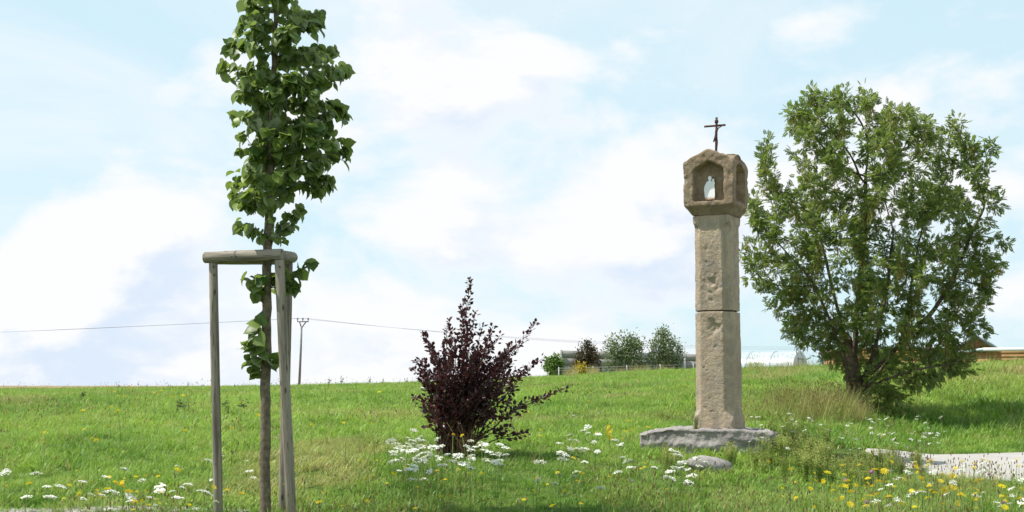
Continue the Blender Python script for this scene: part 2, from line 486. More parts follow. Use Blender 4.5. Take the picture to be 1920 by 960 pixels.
# ------------------------------------------------------------------ grass (nobody could count it)
def blades(nb, spread, h0, h1, w, lean, curl=0.6, head=None):
    """one tuft: blades of three quads tapering to a tip"""
    Vs, Q = [], []; k = 0; tn = []
    for i in range(nb):
        a = rng.uniform(0, 2 * math.pi); r = spread * math.sqrt(rng.uniform())
        b = np.array([math.cos(a) * r, math.sin(a) * r, -0.02])
        la = rng.uniform(0, 2 * math.pi); L = rng.uniform(h0, h1); ln = abs(rng.normal(0, lean)) + 0.08
        D = np.array([math.cos(la), math.sin(la), 0]); S = np.array([-D[1], D[0], 0]); S = S * math.cos(1.0) + np.array([math.cos(la + 2), math.sin(la + 2), 0]) * 0.5
        S /= np.linalg.norm(S)
        ww = w * rng.uniform(0.7, 1.3)
        th = ln
        p = b.copy(); pts = [p.copy()]
        for sgm in range(3):
            p = p + (D * math.sin(th) + np.array([0, 0, math.cos(th)])) * L / 3
            th += curl * rng.uniform(0.3, 1.2)
            pts.append(p.copy())
        for j, (q, f) in enumerate(zip(pts, (0.8, 1.0, 0.75, 0.08))):
            Vs += [q - S * ww * f / 2, q + S * ww * f / 2]; tn += [rng.uniform() * 0 + j / 3] * 2
        Q += [(k + 2 * j, k + 2 * j + 1, k + 2 * j + 3, k + 2 * j + 2) for j in range(3)]
        k += 8
        if head is not None and rng.uniform() < head:
            hp = pts[-1]; hr = rng.uniform(0.004, 0.008); hl = rng.uniform(0.015, 0.04)
            for s2 in ((1, 0), (0, 1)):
                e = np.array([s2[0], s2[1], 0]) * hr
                Vs += [hp - e, hp + e, hp + e * 0.6 + (0, 0, hl), hp - e * 0.6 + (0, 0, hl)]; tn += [2.0] * 4
                Q.append((k, k + 1, k + 2, k + 3)); k += 4
    return np.array(Vs), np.array(Q), np.array(tn)
def grass_mat(name, lo, hi, dry, head, trans=0.4):
    m, nt, o = mat(name); n = N(nt)
    a = n.n('ShaderNodeAttribute', attribute_name='tint', attribute_type='INSTANCER')
    d = n.n('ShaderNodeAttribute', attribute_name='dryness', attribute_type='INSTANCER')
    p = n.n('ShaderNodeAttribute', attribute_name='along')
    c = n.mix(a.outputs['Fac'], lo, hi)
    c = n.mix(d.outputs['Fac'], c, dry)
    c = n.mix(n.ramp(p.outputs['Fac'], 1.2, 1.8), c, head)
    b = n.n('ShaderNodeBsdfPrincipled'); n.set(b.inputs['Base Color'], c); b.inputs['Roughness'].default_value = 0.5; b.inputs['Specular IOR Level'].default_value = 0.25
    t = n.n('ShaderNodeBsdfTranslucent'); n.set(t.inputs['Color'], n.mix(1.0, c, (1.0, 1.0, 0.75), 'MULTIPLY'))
    ms = n.n('ShaderNodeMixShader'); ms.inputs[0].default_value = trans
    nt.links.new(b.outputs[0], ms.inputs[1]); nt.links.new(t.outputs[0], ms.inputs[2]); nt.links.new(ms.outputs[0], o.inputs['Surface'])
    return m
M_grass = grass_mat('meadow_grass', (0.14, 0.268, 0.042), (0.295, 0.435, 0.080), (0.43, 0.34, 0.17), (0.24, 0.16, 0.09))
def source(name, V, Q, tn, m):
    me = build(name, V, Q, m, attrs={'along': tn}, link=False)
    return bpy.data.objects.new(name, me)
def scatter(name, P, rot, scl, vid, tint, dry, sources):
    me = bpy.data.meshes.new(name)
    me.vertices.add(len(P)); me.vertices.foreach_set('co', np.asarray(P, np.float32).ravel())
    for k, t, v in (('rot', 'FLOAT_VECTOR', rot), ('scl', 'FLOAT', scl), ('vid', 'INT', vid), ('tint', 'FLOAT', tint), ('dryness', 'FLOAT', dry)):
        a = me.attributes.new(k, t, 'POINT')
        a.data.foreach_set('vector' if t == 'FLOAT_VECTOR' else 'value', np.asarray(v, np.int32 if t == 'INT' else np.float32).ravel())
    o = put(name, me)
    ng = bpy.data.node_groups.new(name, 'GeometryNodeTree')
    ng.interface.new_socket('Geometry', in_out='INPUT', socket_type='NodeSocketGeometry')
    ng.interface.new_socket('Geometry', in_out='OUTPUT', socket_type='NodeSocketGeometry')
    gi, go = ng.nodes.new('NodeGroupInput'), ng.nodes.new('NodeGroupOutput')
    jn = ng.nodes.new('GeometryNodeJoinGeometry')
    for s in sources:
        oi = ng.nodes.new('GeometryNodeObjectInfo'); oi.inputs['Object'].default_value = s; oi.inputs['As Instance'].default_value = False
        g2 = ng.nodes.new('GeometryNodeGeometryToInstance')
        ng.links.new(oi.outputs['Geometry'], g2.inputs[0]); ng.links.new(g2.outputs[0], jn.inputs[0])
    ip = ng.nodes.new('GeometryNodeInstanceOnPoints'); ip.inputs['Pick Instance'].default_value = True
    def na(k, t):
        x = ng.nodes.new('GeometryNodeInputNamedAttribute'); x.data_type = t; x.inputs['Name'].default_value = k; return x.outputs['Attribute']
    ng.links.new(gi.outputs[0], ip.inputs['Points']); ng.links.new(jn.outputs[0], ip.inputs['Instance'])
    ng.links.new(na('vid', 'INT'), ip.inputs['Instance Index'])
    ng.links.new(na('rot', 'FLOAT_VECTOR'), ip.inputs['Rotation']); ng.links.new(na('scl', 'FLOAT'), ip.inputs['Scale'])
    ng.links.new(ip.outputs[0], go.inputs[0])
    md = o.modifiers.new('scatter', 'NODES'); md.node_group = ng
    return o
def field_points(d0, d1, dens, m=0.47):
    area_n = int(dens * m * (d1 * d1 - d0 * d0))
    d = np.sqrt(rng.uniform(d0 * d0, d1 * d1, area_n)); x = rng.uniform(-m, m, area_n) * d
    return x, d
lush = [source('lush_tuft', *blades(40, 0.11, 0.05, 0.175, 0.0052, 0.6, 0.55), M_grass) for _ in range(5)]
wide = [source('broad_tuft', *blades(16, 0.09, 0.06, 0.15, 0.014, 0.8, 0.5), M_grass) for _ in range(3)]
xs, ds = [], []
for d0, d1, dn in ((9.6, 14, 150), (14, 19, 120), (19, 27, 70), (27, 42, 48), (42, 66, 32)):
    x, d = field_points(d0, d1, dn); xs.append(x); ds.append(d)
x = np.concatenate(xs); d = np.concatenate(ds)
keep = ~near_strip(x, d, roadC, roadW, 0.03) & ~(near_strip(x, d, pathC, pathW, -0.05) & (rng.uniform(size=len(x)) < 0.35))
x, d = x[keep], d[keep]
P3 = np.stack([x, d, height(x, d)], 1)
patch = fbm(np.stack([x * 0.35, d * 0.35, 0 * x], 1), 4, 21)
fine = fbm(np.stack([x * 2.2, d * 2.2, 0 * x], 1), 3, 33)
u = x / d; pxs = 960 + u * F
tint = np.clip(0.5 + (patch - 0.5) * 1.7 + (fine - 0.5) * 1.5 + rng.normal(0, 0.16, len(x)), 0, 1)
dry = np.clip((fbm(np.stack([x * 0.5, d * 0.5, 0 * x + 3], 1), 4, 44) - 0.60) * 3.0, 0, 0.45) + (rng.uniform(size=len(x)) < 0.08) * rng.uniform(0.2, 0.9, len(x))
near = np.clip((15.0 - d) / 2.5, 0, 1)
dry = dry + near * 0.15 * np.clip((fine - 0.42) * 5, 0, 1)
dry = dry + np.clip((pxs - 1700) / 250, 0, 1) * np.clip((d - 22) / 5, 0, 1) * 0.30        # yellowing top of the bank
dry = np.clip(dry, 0, 0.95)
scl = rng.uniform(0.65, 1.25, len(x)) * np.interp(d, [9, 14, 20, 30, 45, 66], [0.9, 0.9, 1.0, 1.1, 1.1, 1.1]) * (0.75 + 0.5 * fine) * (1 + 0.5 * np.clip((pxs - 1450) / 150, 0, 1) * (d > 19))
cp_ = fbm(np.stack([x * 1.5, d * 1.1, 0 * x + 2], 1), 3, 99)
scl *= np.interp(cp_, [0.3, 0.45, 0.6, 0.72], [0.65, 0.85, 1.0, 1.25])
tint = np.clip(tint - np.clip((cp_ - 0.6) * 2.0, 0, 0.2) + np.clip((0.42 - cp_) * 1.5, 0, 0.2), 0, 1)
rot = np.stack([rng.normal(0, 0.12, len(x)), rng.normal(0, 0.12, len(x)), rng.uniform(0, 6.28, len(x))], 1)
vid = np.where(rng.uniform(size=len(x)) < 0.22, rng.integers(5, 8, len(x)), rng.integers(0, 5, len(x)))
tag(scatter('meadow_grass', P3, rot, scl, vid, tint, dry, lush + wide), 'short sunlit green meadow grass covering the whole slope', 'grass', kind='stuff')
# sparse tall stems with brown seed heads, thicker in the nearer verge
seed = [source('seed_stem', *blades(7, 0.12, 0.20, 0.42, 0.0034, 0.22, 0.14, head=0.85), M_grass) for _ in range(4)]
xs, ds = [], []
for d0, d1, dn in ((9.6, 15.5, 26), (15.5, 24, 7), (24, 55, 0.8)):
    x, d = field_points(d0, d1, dn); xs.append(x); ds.append(d)
x = np.concatenate(xs); d = np.concatenate(ds)
cl = fbm(np.stack([x * 0.7, d * 0.7, 0 * x + 8], 1), 3, 71)
px_ = 960 + x / d * F
keep = ~near_strip(x, d, roadC, roadW, 0.0) & (cl + 0.25 * ((px_ > 1560) & (d < 15)) + 0.06 * ((px_ > 540) & (px_ < 740) & (d < 15.5)) > 0.50)
x, d = x[keep], d[keep]
nn = len(x)
tag(scatter('seed_head_grass', np.stack([x, d, height(x, d)], 1), np.stack([rng.normal(0, 0.1, nn), rng.normal(0, 0.1, nn), rng.uniform(0, 6.28, nn)], 1),
    rng.uniform(0.55, 1.05, nn) * np.interp(d, [12, 30, 60], [0.9, 1.0, 0.9]), rng.integers(0, 4, nn), rng.uniform(0, 1, nn), rng.uniform(0.1, 0.8, nn), seed),
    'thin brown seed heads scattered through the nearer verge', 'grass', kind='stuff')
# tall straw grass in front of the ash tree, and by the garden fence
straw = [source('straw_tuft', *blades(30, 0.16, 0.30, 0.72, 0.006, 0.3, 0.28, head=0.35), M_grass) for _ in range(4)]
px_ = np.concatenate([rng.normal(1540, 38, 190), rng.normal(1485, 35, 60), np.concatenate([rng.uniform(1060, 1080, 25), rng.uniform(1102, 1118, 35)]), rng.uniform(1150, 1260, 40), rng.uniform(1400, 1530, 45)])
dd = np.concatenate([rng.normal(20.3, 0.5, 190), rng.normal(20.9, 0.7, 60), rng.uniform(52, 60, 60), rng.uniform(56, 62, 40), rng.uniform(34, 56, 45)])
x = (px_ - 960) / F * dd; nn = len(x)
dr = np.concatenate([rng.uniform(0.2, 0.85, 250), rng.uniform(0.5, 1.0, 105 - 5), rng.uniform(0.2, 0.9, 45)])
sc_ = np.concatenate([rng.uniform(0.45, 0.85, 250), rng.uniform(0.45, 0.8, 100), rng.uniform(0.5, 1.0, 45)])
tag(scatter('dry_grass', np.stack([x, dd, height(x, dd)], 1), np.stack([rng.normal(0, 0.12, nn), rng.normal(0, 0.12, nn), rng.uniform(0, 6.28, nn)], 1),
    sc_, rng.integers(0, 4, nn), rng.uniform(0, 1, nn), dr, straw), 'tall straw coloured grass at the foot of the leafy ash tree', 'grass', kind='stuff')

# ------------------------------------------------------------------ wayside shrine
def evaluated(name, bm, mods):
    me = bpy.data.meshes.new(name); bm.to_mesh(me); bm.free()
    o = bpy.data.objects.new(name, me); col.objects.link(o)
    mods(o)
    dg = bpy.context.evaluated_depsgraph_get()
    out = bpy.data.meshes.new_from_object(o.evaluated_get(dg))
    bpy.data.objects.remove(o); return out
def remesh(o, vox, it=4):
    r = o.modifiers.new('r', 'REMESH'); r.mode = 'VOXEL'; r.voxel_size = vox
    s = o.modifiers.new('s', 'SMOOTH'); s.factor = 0.5; s.iterations = it
def weather(me, fn, mtl):
    n = len(me.vertices)
    P = np.zeros(n * 3, np.float32); me.vertices.foreach_get('co', P); P = P.reshape(-1, 3).astype(float)
    NN = np.zeros(n * 3, np.float32); me.vertex_normals.foreach_get('vector', NN); NN = NN.reshape(-1, 3).astype(float)
    P = P + NN * fn(P)[:, None]
    me.vertices.foreach_set('co', P.astype(np.float32).ravel())
    me.polygons.foreach_set('use_smooth', np.ones(len(me.polygons), bool))
    me.materials.clear(); me.materials.append(mtl); me.update(); return me
def poly(bm, V, Fs):
    vs = [bm.verts.new(v) for v in V]
    for f in Fs: bm.faces.new([vs[i] for i in f])
    bmesh.ops.recalc_face_normals(bm, faces=bm.faces)
SD = 15.5
slab_top = at(1345, 803, SD)
ax_x = at(1346, 600, SD).x
shr = empty('wayside_shrine', (ax_x, SD, gz(ax_x, SD)), R(-27))
tag(shr, 'tall granite wayside shrine column with niche head and iron crucifix', 'shrine')
zb = slab_top.z - shr.location.z                      # local height of the slab's top
def zl(py): return at(1344, py, SD).z - shr.location.z
# slab
bm = bmesh.new(); bmesh.ops.create_cube(bm, size=1.0)
def slabmods(o): remesh(o, 0.013, 3)
bmesh.ops.subdivide_edges(bm, edges=bm.edges, cuts=9, use_grid_fill=True)
for v in bm.verts:
    nx = v.co.x * 2; ny = v.co.y * 2; nz = v.co.z * 2
    ey = 1 - 0.14 * abs(nx) ** 4 + 0.05 * math.sin(nx * 5 + 1)
    ex_ = 1 - 0.05 * abs(ny) ** 3 - (0.10 * (1 - nz) / 2 if nx > 0 else 0.02 * (1 - nz))
    top = 1 - max(0.0, -nx - 0.62) * 0.75 - max(0.0, nx - 0.55) * 0.22 - 0.10 * max(0.0, abs(ny) - 0.7)
    v.co = Vector((nx * 0.745 * ex_, ny * 0.46 * ey * (1 - 0.10 * (1 - nz) / 2), 0.23 * (nz if nz < 0 else nz * top)))
def slabfn(P):
    a = fbm(P * 2.3 + 4, 4, 3) - 0.5; b = fbm(P * 9 + 1, 3, 8) - 0.5
    e = -0.10 * np.clip((np.abs(P[:, 0] + 0.05) - 0.60) / 0.2, 0, 1) ** 2 * (fbm(P * 4, 2, 6))
    st_ = (vnoise(np.stack([P[:, 0] * 2, P[:, 1] * 2, P[:, 2] * 16], 1), 4) - 0.5) * 0.035
    return a * 0.11 * np.where(P[:, 2] > 0.19, 0.4, 1.0) + b * 0.03 + (fbm(P * 20, 3, 12) - 0.5) * 0.04 + e + st_ * (P[:, 2] < 0.19)
me = weather(evaluated('base_slab', bm, slabmods), slabfn, M_slab)
slab = put('base_slab', me, shr); slab['label'] = 'rough grey granite slab under the column'
slab.rotation_euler = (0, R(0.8), R(11)); slab.location = (-0.12, 0.06, zb - 0.23)
# shaft blocks: square ends, chamfered between
def shaft(name, z0, z1, w0, w1, ch0, ch1, stops, seed):
    bm = bmesh.new(); K = 26; rings = []
    for i in range(K):
        t = i / (K - 1); z = z0 + (z1 - z0) * t; w = (w0 + (w1 - w0) * t) / 2
        s = 1.0
        if stops[0]: s = min(s, max(0, (z - z0 - stops[0]) / (stops[0] * 0.8)))
        if stops[1]: s = min(s, max(0, (z1 - z - stops[1]) / (stops[1] * 0.8)))
        c = 0.012 + (ch0 - 0.012) * min(1, s)
        w += stops[2] * max(0, 1 - (z - z0) / 0.2) ** 1.5
        ring = []
        for sx, sy in ((1, -1), (1, 1), (-1, 1), (-1, -1)):
            pts = [(sx * (w - c), sy * w), (sx * w, sy * (w - c))]
            if (sx, sy) in ((1, 1), (-1, -1)): pts = pts[::-1]
            ring += pts
        rings.append([bm.verts.new((x, y, z)) for x, y in ring])
    for a, b in zip(rings[:-1], rings[1:]):
        for k in range(8): bm.faces.new((a[k], a[(k + 1) % 8], b[(k + 1) % 8], b[k]))
    bm.faces.new(rings[0][::-1]); bm.faces.new(rings[-1])
    bmesh.ops.recalc_face_normals(bm, faces=bm.faces)
    me = evaluated(name, bm, lambda o: remesh(o, 0.0095, 2))
    def fn(P):
        big = (fbm(P * 4 + seed, 3, seed) - 0.5) * 0.014
        f = (fbm(P * 34 + seed, 3, seed + 5) - 0.5) * 0.007
        pit = np.clip(fbm(P * 22 + seed * 2, 3, seed + 9) - 0.62, 0, 1) * -0.03
        mid = (z0 + z1) / 2
        er = np.exp(-(((P[:, 0] - 0.02) / 0.10) ** 2 + ((P[:, 2] - (z0 + 0.25 * (z1 - z0) * (1 if stops[1] else 3.4))) / 0.13) ** 2)) * (P[:, 1] < -0.1)
        gouge = -er * 0.075 * np.clip(fbm(P * 14, 3, seed + 2) - 0.40, 0, 1)
        return big + f + pit + gouge
    return put(name, weather(me, fn, M_shaft), shr)
lo = shaft('lower_block', zb - 0.01, zl(586), 0.440, 0.425, 0.088, 0.088, (0.10, 0.0, 0.006), 3)
up = shaft('upper_block', zl(584), zl(407), 0.420, 0.415, 0.085, 0.085, (0.0, 0.07, 0.0), 11)
# head with four gables and niches
hz = zl(408)
bm = bmesh.new(); h = 0.28; b0 = 0.205; zc_, ze, zp = 0.105, 0.595, 0.715
hv, hf = [], []
def hadd(*p): hv.extend(p); return list(range(len(hv) - len(p), len(hv)))
bot = hadd((-b0, -b0, 0), (b0, -b0, 0), (b0, b0, 0), (-b0, b0, 0))
cor = hadd((-h, -h, zc_), (h, -h, zc_), (h, h, zc_), (-h, h, zc_))
eav = hadd((-h, -h, ze), (h, -h, ze), (h, h, ze), (-h, h, ze))
pk_ = hadd((0, -h, zp), (h, 0, zp - 0.02), (0, h, zp), (-h, 0, zp - 0.02))
cen = hadd((0, 0, zp - 0.01))[0]
hf.append(bot[::-1])
for k in range(4):
    k2 = (k + 1) % 4
    hf += [(bot[k], bot[k2], cor[k2], cor[k]), (eav[k], pk_[k], cen), (pk_[k], eav[k2], cen)]
    rot_ = Matrix.Rotation(k * math.pi / 2, 3, 'Z')
    def pent(w, y, z0, z1, z2): return hadd(*[tuple(rot_ @ Vector(q)) for q in ((-w, y, z0), (w, y, z0), (w, y, z1), (0, y, z2), (-w, y, z1))])
    A = [cor[k], cor[k2], eav[k2], pk_[k], eav[k]]
    B = pent(0.172, -h, 0.150, 0.500, 0.585); C_ = pent(0.140, -0.172, 0.158, 0.485, 0.560)
    for q in range(5):
        q2 = (q + 1) % 5
        hf += [(A[q], A[q2], B[q2], B[q]), (B[q], B[q2], C_[q2], C_[q])]
    hf.append(C_)
poly(bm, hv, hf)
me = evaluated('head', bm, lambda o: remesh(o, 0.0095, 4))
def headfn(P):
    big = (fbm(P * 5.5 + 2, 4, 31) - 0.5) * 0.034
    f = (fbm(P * 24, 3, 37) - 0.5) * 0.016
    chip = np.clip(fbm(P * 8 + 7, 3, 41) - 0.58, 0, 1) * -0.10
    corner = -0.05 * np.clip((np.abs(P[:, 0]) - 0.2) / 0.09, 0, 1) * np.clip((P[:, 2] - 0.56) / 0.05, 0, 1) * fbm(P * 6 + 9, 2, 43)
    return big + f + chip + corner
head = put('head', weather(me, headfn, M_head), shr); head.location = (0, 0, hz); head.rotation_euler = (0, 0, R(1.5))
head['label'] = 'lichen spotted stone head with pointed niches'
# flat white figure plate standing in the front niche
prof = [(-.050, 0), (.052, 0), (.056, .05), (.054, .10), (.050, .145), (.056, .165), (.052, .178), (.045, .184), (.050, .196), (.046, .207), (.036, .210), (.027, .204), (.026, .194), (.030, .184), (.016, .184),
        (.012, .194), (.018, .206), (.020, .222), (.013, .236), (.001, .241), (-.011, .236), (-.018, .222), (-.016, .206), (-.010, .195), (-.016, .188), (-.034, .180), (-.046, .160), (-.060, .130), (-.062, .105), (-.056, .05)]
bm = bmesh.new(); th = 0.008
f_ = bm.faces.new([bm.verts.new((x, 0, z)) for x, z in prof])
ex = bmesh.ops.extrude_face_region(bm, geom=[f_])
for v in ex['geom']:
    if isinstance(v, bmesh.types.BMVert): v.co.y += th
bmesh.ops.recalc_face_normals(bm, faces=bm.faces)
me = bpy.data.meshes.new('niche_figure'); bm.to_mesh(me); bm.free()
m, nt, o = mat('white_enamel'); n = N(nt); tc = n.n('ShaderNodeTexCoord'); sx = n.n('ShaderNodeSeparateXYZ'); nt.links.new(tc.outputs['Object'], sx.inputs[0])
v = n.coord()
w_ = n.math('ADD', sx.outputs['Z'], n.math('MULTIPLY', n.noise(v, 60.0, 4, 0.6), -0.05))
c = n.mix(n.ramp(w_, -0.03, 0.015), (0.30, 0.13, 0.03), (0.82, 0.82, 0.82))
c = n.mix(n.math('MULTIPLY', n.ramp(n.noise(v, 35.0, 5, 0.7), 0.60, 0.72), 0.45), c, (0.62, 0.52, 0.36))
n.bsdf(o, c, 0.4, 0.5); me.materials.append(m)
fg = put('niche_figure', me, shr); fg.location = (0.0, -0.212, hz + 0.170); fg.scale = (1.03, 1, 1.08); fg.rotation_euler = (R(-2), 0, 0)
fg['label'] = 'flat white figure plate of a robed adult with a child, rusty at its foot'
# crucifix
cr = empty('crucifix', (0, 0, 0)); cr.parent = shr; cr.location = (0.055, -0.14, zl(288)); cr.rotation_euler = (0, R(1.5), R(14)); cr['label'] = 'small rusty iron crucifix'
H = zl(225) - zl(288)
g = Geo().box((-0.012, -0.008, -0.06), (0.012, 0.008, H)); g.box((-0.019, -0.011, H - 0.062), (0.019, 0.011, H - 0.032)); cx_ = g.build('cross_post', M_rust, cr)
g = Geo().box((-0.115, -0.0065, H - 0.102), (0.115, 0.0065, H - 0.082)); ca = g.build('cross_arm', M_rust, cr); ca.rotation_euler = (0, R(-3.5), 0)
vs = {'pel': (0.004, -.02, .135, .021), 'wa': (0.000, -.02, .165, .018), 'ch': (-.001, -.022, .205, .021), 'nk': (0.003, -.022, .232, .008), 'hd': (0.001, -.028, .252, .0125), 'ht': (0.000, -.028, .263, .009),
      'sh': (.022, -.02, .226, .009), 'el': (.055, -.015, .243, .0065), 'ha': (.088, -.010, .262, .005), 'kn': (.010, -.026, .075, .012), 'ft': (.007, -.018, .010, .007), 'kn2': (-.002, -.026, .078, .011), 'l1': (-.012, -.022, .118, .018), 'l2': (-.030, -.018, .086, .007)}
ed = [('pel', 'wa'), ('wa', 'ch'), ('ch', 'nk'), ('nk', 'hd'), ('hd', 'ht'), ('ch', 'sh'), ('sh', 'el'), ('el', 'ha'), ('pel', 'kn'), ('kn', 'ft'), ('pel', 'kn2'), ('pel', 'l1'), ('l1', 'l2')]
ks = list(vs)
me = bpy.data.meshes.new('skel'); me.from_pydata([(v[0], v[1], v[2] * H / 0.335) for v in vs.values()], [(ks.index(a), ks.index(b)) for a, b in ed], [])
so = bpy.data.objects.new('skel', me); col.objects.link(so)
so.modifiers.new('k', 'SKIN')
for i, k in enumerate(ks):
    me.skin_vertices[0].data[i].radius = (vs[k][3], vs[k][3] * 0.8); me.skin_vertices[0].data[i].use_root = i == 0
sb = so.modifiers.new('u', 'SUBSURF'); sb.levels = 1; sb.render_levels = 1
mm = bpy.data.meshes.new_from_object(so.evaluated_get(bpy.context.evaluated_depsgraph_get())); bpy.data.objects.remove(so)
mm.materials.clear(); mm.materials.append(M_rust); put('crucified_figure', mm, cr)

# small rock in the grass in front
bm = bmesh.new(); bmesh.ops.create_icosphere(bm, subdivisions=3, radius=0.2)
for v in bm.verts: v.co = Vector((v.co.x * 1.15, v.co.y * 0.8, v.co.z * 0.5))
me = bpy.data.meshes.new('rock'); bm.to_mesh(me); bm.free()
weather(me, lambda P: (fbm(P * 7, 3, 91) - 0.5) * 0.09, M_slab)
p = on_ground(1333, 886); rk = put('rock', me, None, (p.x, p.y, p.z + 0.05)); rk.rotation_euler = (0.1, 0.15, 0.4)
tag(rk, 'small pale grey rock in the grass in front of the shrine slab', 'rock')

# ------------------------------------------------------------------ branching and leaves
def colonize(attr, nodes, parents, D, di, dk, iters=200, tropism=(0, 0, 0.0)):
    """space colonisation: grows a branching skeleton into the cloud of attractor points"""
    Pn = [np.asarray(p, float) for p in nodes]; par = list(parents)
    A = attr.copy(); alive = np.ones(len(A), bool)
    NP = np.array(Pn)
    d2 = ((A[:, None] - NP[None]) ** 2).sum(2); near = d2.argmin(1); nd = d2.min(1)
    trop = np.asarray(tropism, float)
    for it in range(iters):
        act = np.nonzero(alive & (nd < di * di))[0]
        if not len(act): break
        vec = A[act] - NP[near[act]]; vec /= np.linalg.norm(vec, axis=1)[:, None] + 1e-9
        acc = np.zeros((len(NP), 3)); np.add.at(acc, near[act], vec)
        src = np.unique(near[act])
        dv = acc[src]; dv /= np.linalg.norm(dv, axis=1)[:, None] + 1e-9
        dv = dv + trop + rng.normal(0, 0.12, dv.shape); dv /= np.linalg.norm(dv, axis=1)[:, None]
        new = NP[src] + dv * D
        s0 = len(NP); NP = np.concatenate([NP, new]); par += list(src)
        dn = ((A[:, None] - new[None]) ** 2).sum(2); k = dn.argmin(1); m_ = dn[np.arange(len(A)), k]
        b = m_ < nd; near[b] = s0 + k[b]; nd[b] = m_[b]
        alive &= nd > dk * dk
        if len(NP) > 9000: break
    return NP, np.array(par)
def pipe(NP, par, tip, ex=2.3, cap=None):
    r = np.zeros(len(NP)); ch = [[] for _ in NP]
    for i in range(len(NP) - 1, 0, -1):
        if par[i] >= 0: ch[par[i]].append(i)
    for i in range(len(NP) - 1, -1, -1):
        r[i] = (sum(r[c] ** ex for c in ch[i])) ** (1 / ex) if ch[i] else tip
    if cap: r = np.minimum(r, cap)
    return r, ch
def limbs(NP, par, r, ch):
    """split the skeleton into polylines that follow the thickest child"""
    out = []; roots = [i for i in range(len(NP)) if par[i] < 0]
    stack = [(i, None) for i in roots]
    while stack:
        i, p = stack.pop(); line = ([p] if p is not None else []) + [i]
        while ch[i]:
            c = max(ch[i], key=lambda q: r[q])
            for q in ch[i]:
                if q != c: stack.append((q, i))
            line.append(c); i = c
        out.append(line)
    return out
def smooth_path(P, k=2):
    P = P.copy()
    for _ in range(k):
        if len(P) > 2: P[1:-1] = (P[:-2] + 2 * P[1:-1] + P[2:]) / 4
    return P
def woodmesh(NP, r, lines, thick, parent, mtl, rmin=0.0):
    tr, br = Geo(), Geo()
    for L in lines:
        L = [q for q in L]
        if len(L) < 2 or r[L[-1]] > 1e9: continue
        rr = r[L].copy()
        rr[0] = min(rr[0], rr[1] * 1.15)
        if rr.max() < rmin: continue
        g = tr if rr.max() > thick else br
        g.tube(smooth_path(NP[L]), rr, 8 if rr.max() > 0.03 else (5 if rr.max() > 0.01 else 3), caps=True)
    if tr.n: tr.build('trunk', mtl, parent, smooth=True)
    if br.n:
        b = br.build('branches', mtl, parent, smooth=True); b['kind'] = 'stuff'
def envelope(rows, Yc, depth=0.85, top_first=True):
    """outline rows (py, px left, px right) at distance Yc -> sampler of points in the crown's volume"""
    rows = sorted(rows); py = np.array([r_[0] for r_ in rows], float); L = np.array([r_[1] for r_ in rows], float); Rr = np.array([r_[2] for r_ in rows], float)
    def sample(n, hollow=0.0, clump=None):
        out = []
        while len(out) < n:
            y = rng.uniform(py[0], py[-1]); l = np.interp(y, py, L); r_ = np.interp(y, py, Rr)
            if rng.uniform() > (r_ - l) / (Rr - L).max(): continue
            a = rng.uniform(0, 6.283); q = math.sqrt(rng.uniform(hollow * hollow, 1))
            c = at((l + r_) / 2 + (r_ - l) / 2 * q * math.cos(a), y, Yc)
            hw = (r_ - l) / 2 / F * Yc
            c.y += q * math.sin(a) * hw * depth
            if clump and fbm(np.array([[c.x, c.y, c.z]]) * clump[0], 2, clump[2])[0] < clump[1]: continue
            out.append(c)
        return np.array(out)
    return sample
def frames(D, Nrm):
    D = D / (np.linalg.norm(D, axis=1)[:, None] + 1e-9)
    Nrm = Nrm - D * (D * Nrm).sum(1)[:, None]; Nrm /= np.linalg.norm(Nrm, axis=1)[:, None] + 1e-9
    S = np.cross(D, Nrm)
    return np.stack([S, D, Nrm], 2)          # columns: side, along, normal
def leaf_batch(P, M, scale, T, faces):
    V = np.einsum('nij,kj->nki', M, T) * scale[:, None, None] + P[:, None]
    k = len(T)
    fs = [(np.asarray(f)[None] + (np.arange(len(P)) * k)[:, None, None]).reshape(-1, np.asarray(f).shape[1]) for f in faces]
    return V.reshape(-1, 3), fs
def unit(v): return v / (np.linalg.norm(v, axis=-1, keepdims=True) + 1e-9)

# heart shaped linden leaf, folded along the midrib
LT = np.array([(0, 0, 0), (0, .34, -.02), (0, .70, -.05), (0, 1.04, -.14), (-.28, -.10, .05), (-.51, .10, .07), (-.55, .40, .06), (-.42, .68, .02), (-.17, .88, -.06),
               (.28, -.10, .05), (.51, .10, .07), (.55, .40, .06), (.42, .68, .02), (.17, .88, -.06)], float)
LF = [np.array([(0, 1, 5), (0, 5, 4), (1, 6, 5), (1, 2, 6), (2, 7, 6), (2, 8, 7), (2, 3, 8), (0, 10, 1), (0, 9, 10), (1, 10, 11), (1, 11, 2), (2, 11, 12), (2, 12, 13), (2, 13, 3)])]
M_linden = leaf_mat('linden_leaf', (0.040, 0.088, 0.016), (0.215, 0.285, 0.070), (0.32, 0.38, 0.23), 0.40, (0.30, 0.42, 0.05), 0.45, 0.4)
linden_meshes = []
for i in range(5):
    T = LT.copy(); b = rng.uniform(-0.25, 0.35)
    T[:, 2] += -b * (T[:, 1] - 0.2) ** 2 + rng.normal(0, 0.025, len(T)) + np.abs(T[:, 0]) * rng.uniform(-0.25, 0.45)
    linden_meshes.append(build('leaf', T, LF, M_linden, smooth=True, link=False))
LD = 12.0
tx = at(497, 960, LD)
linden = empty('linden_tree', (tx.x, LD, gz(tx.x, LD)))
tag(linden, 'young slender linden tree with heart shaped leaves tied between wooden stakes', 'tree')
base = np.array(linden.location)
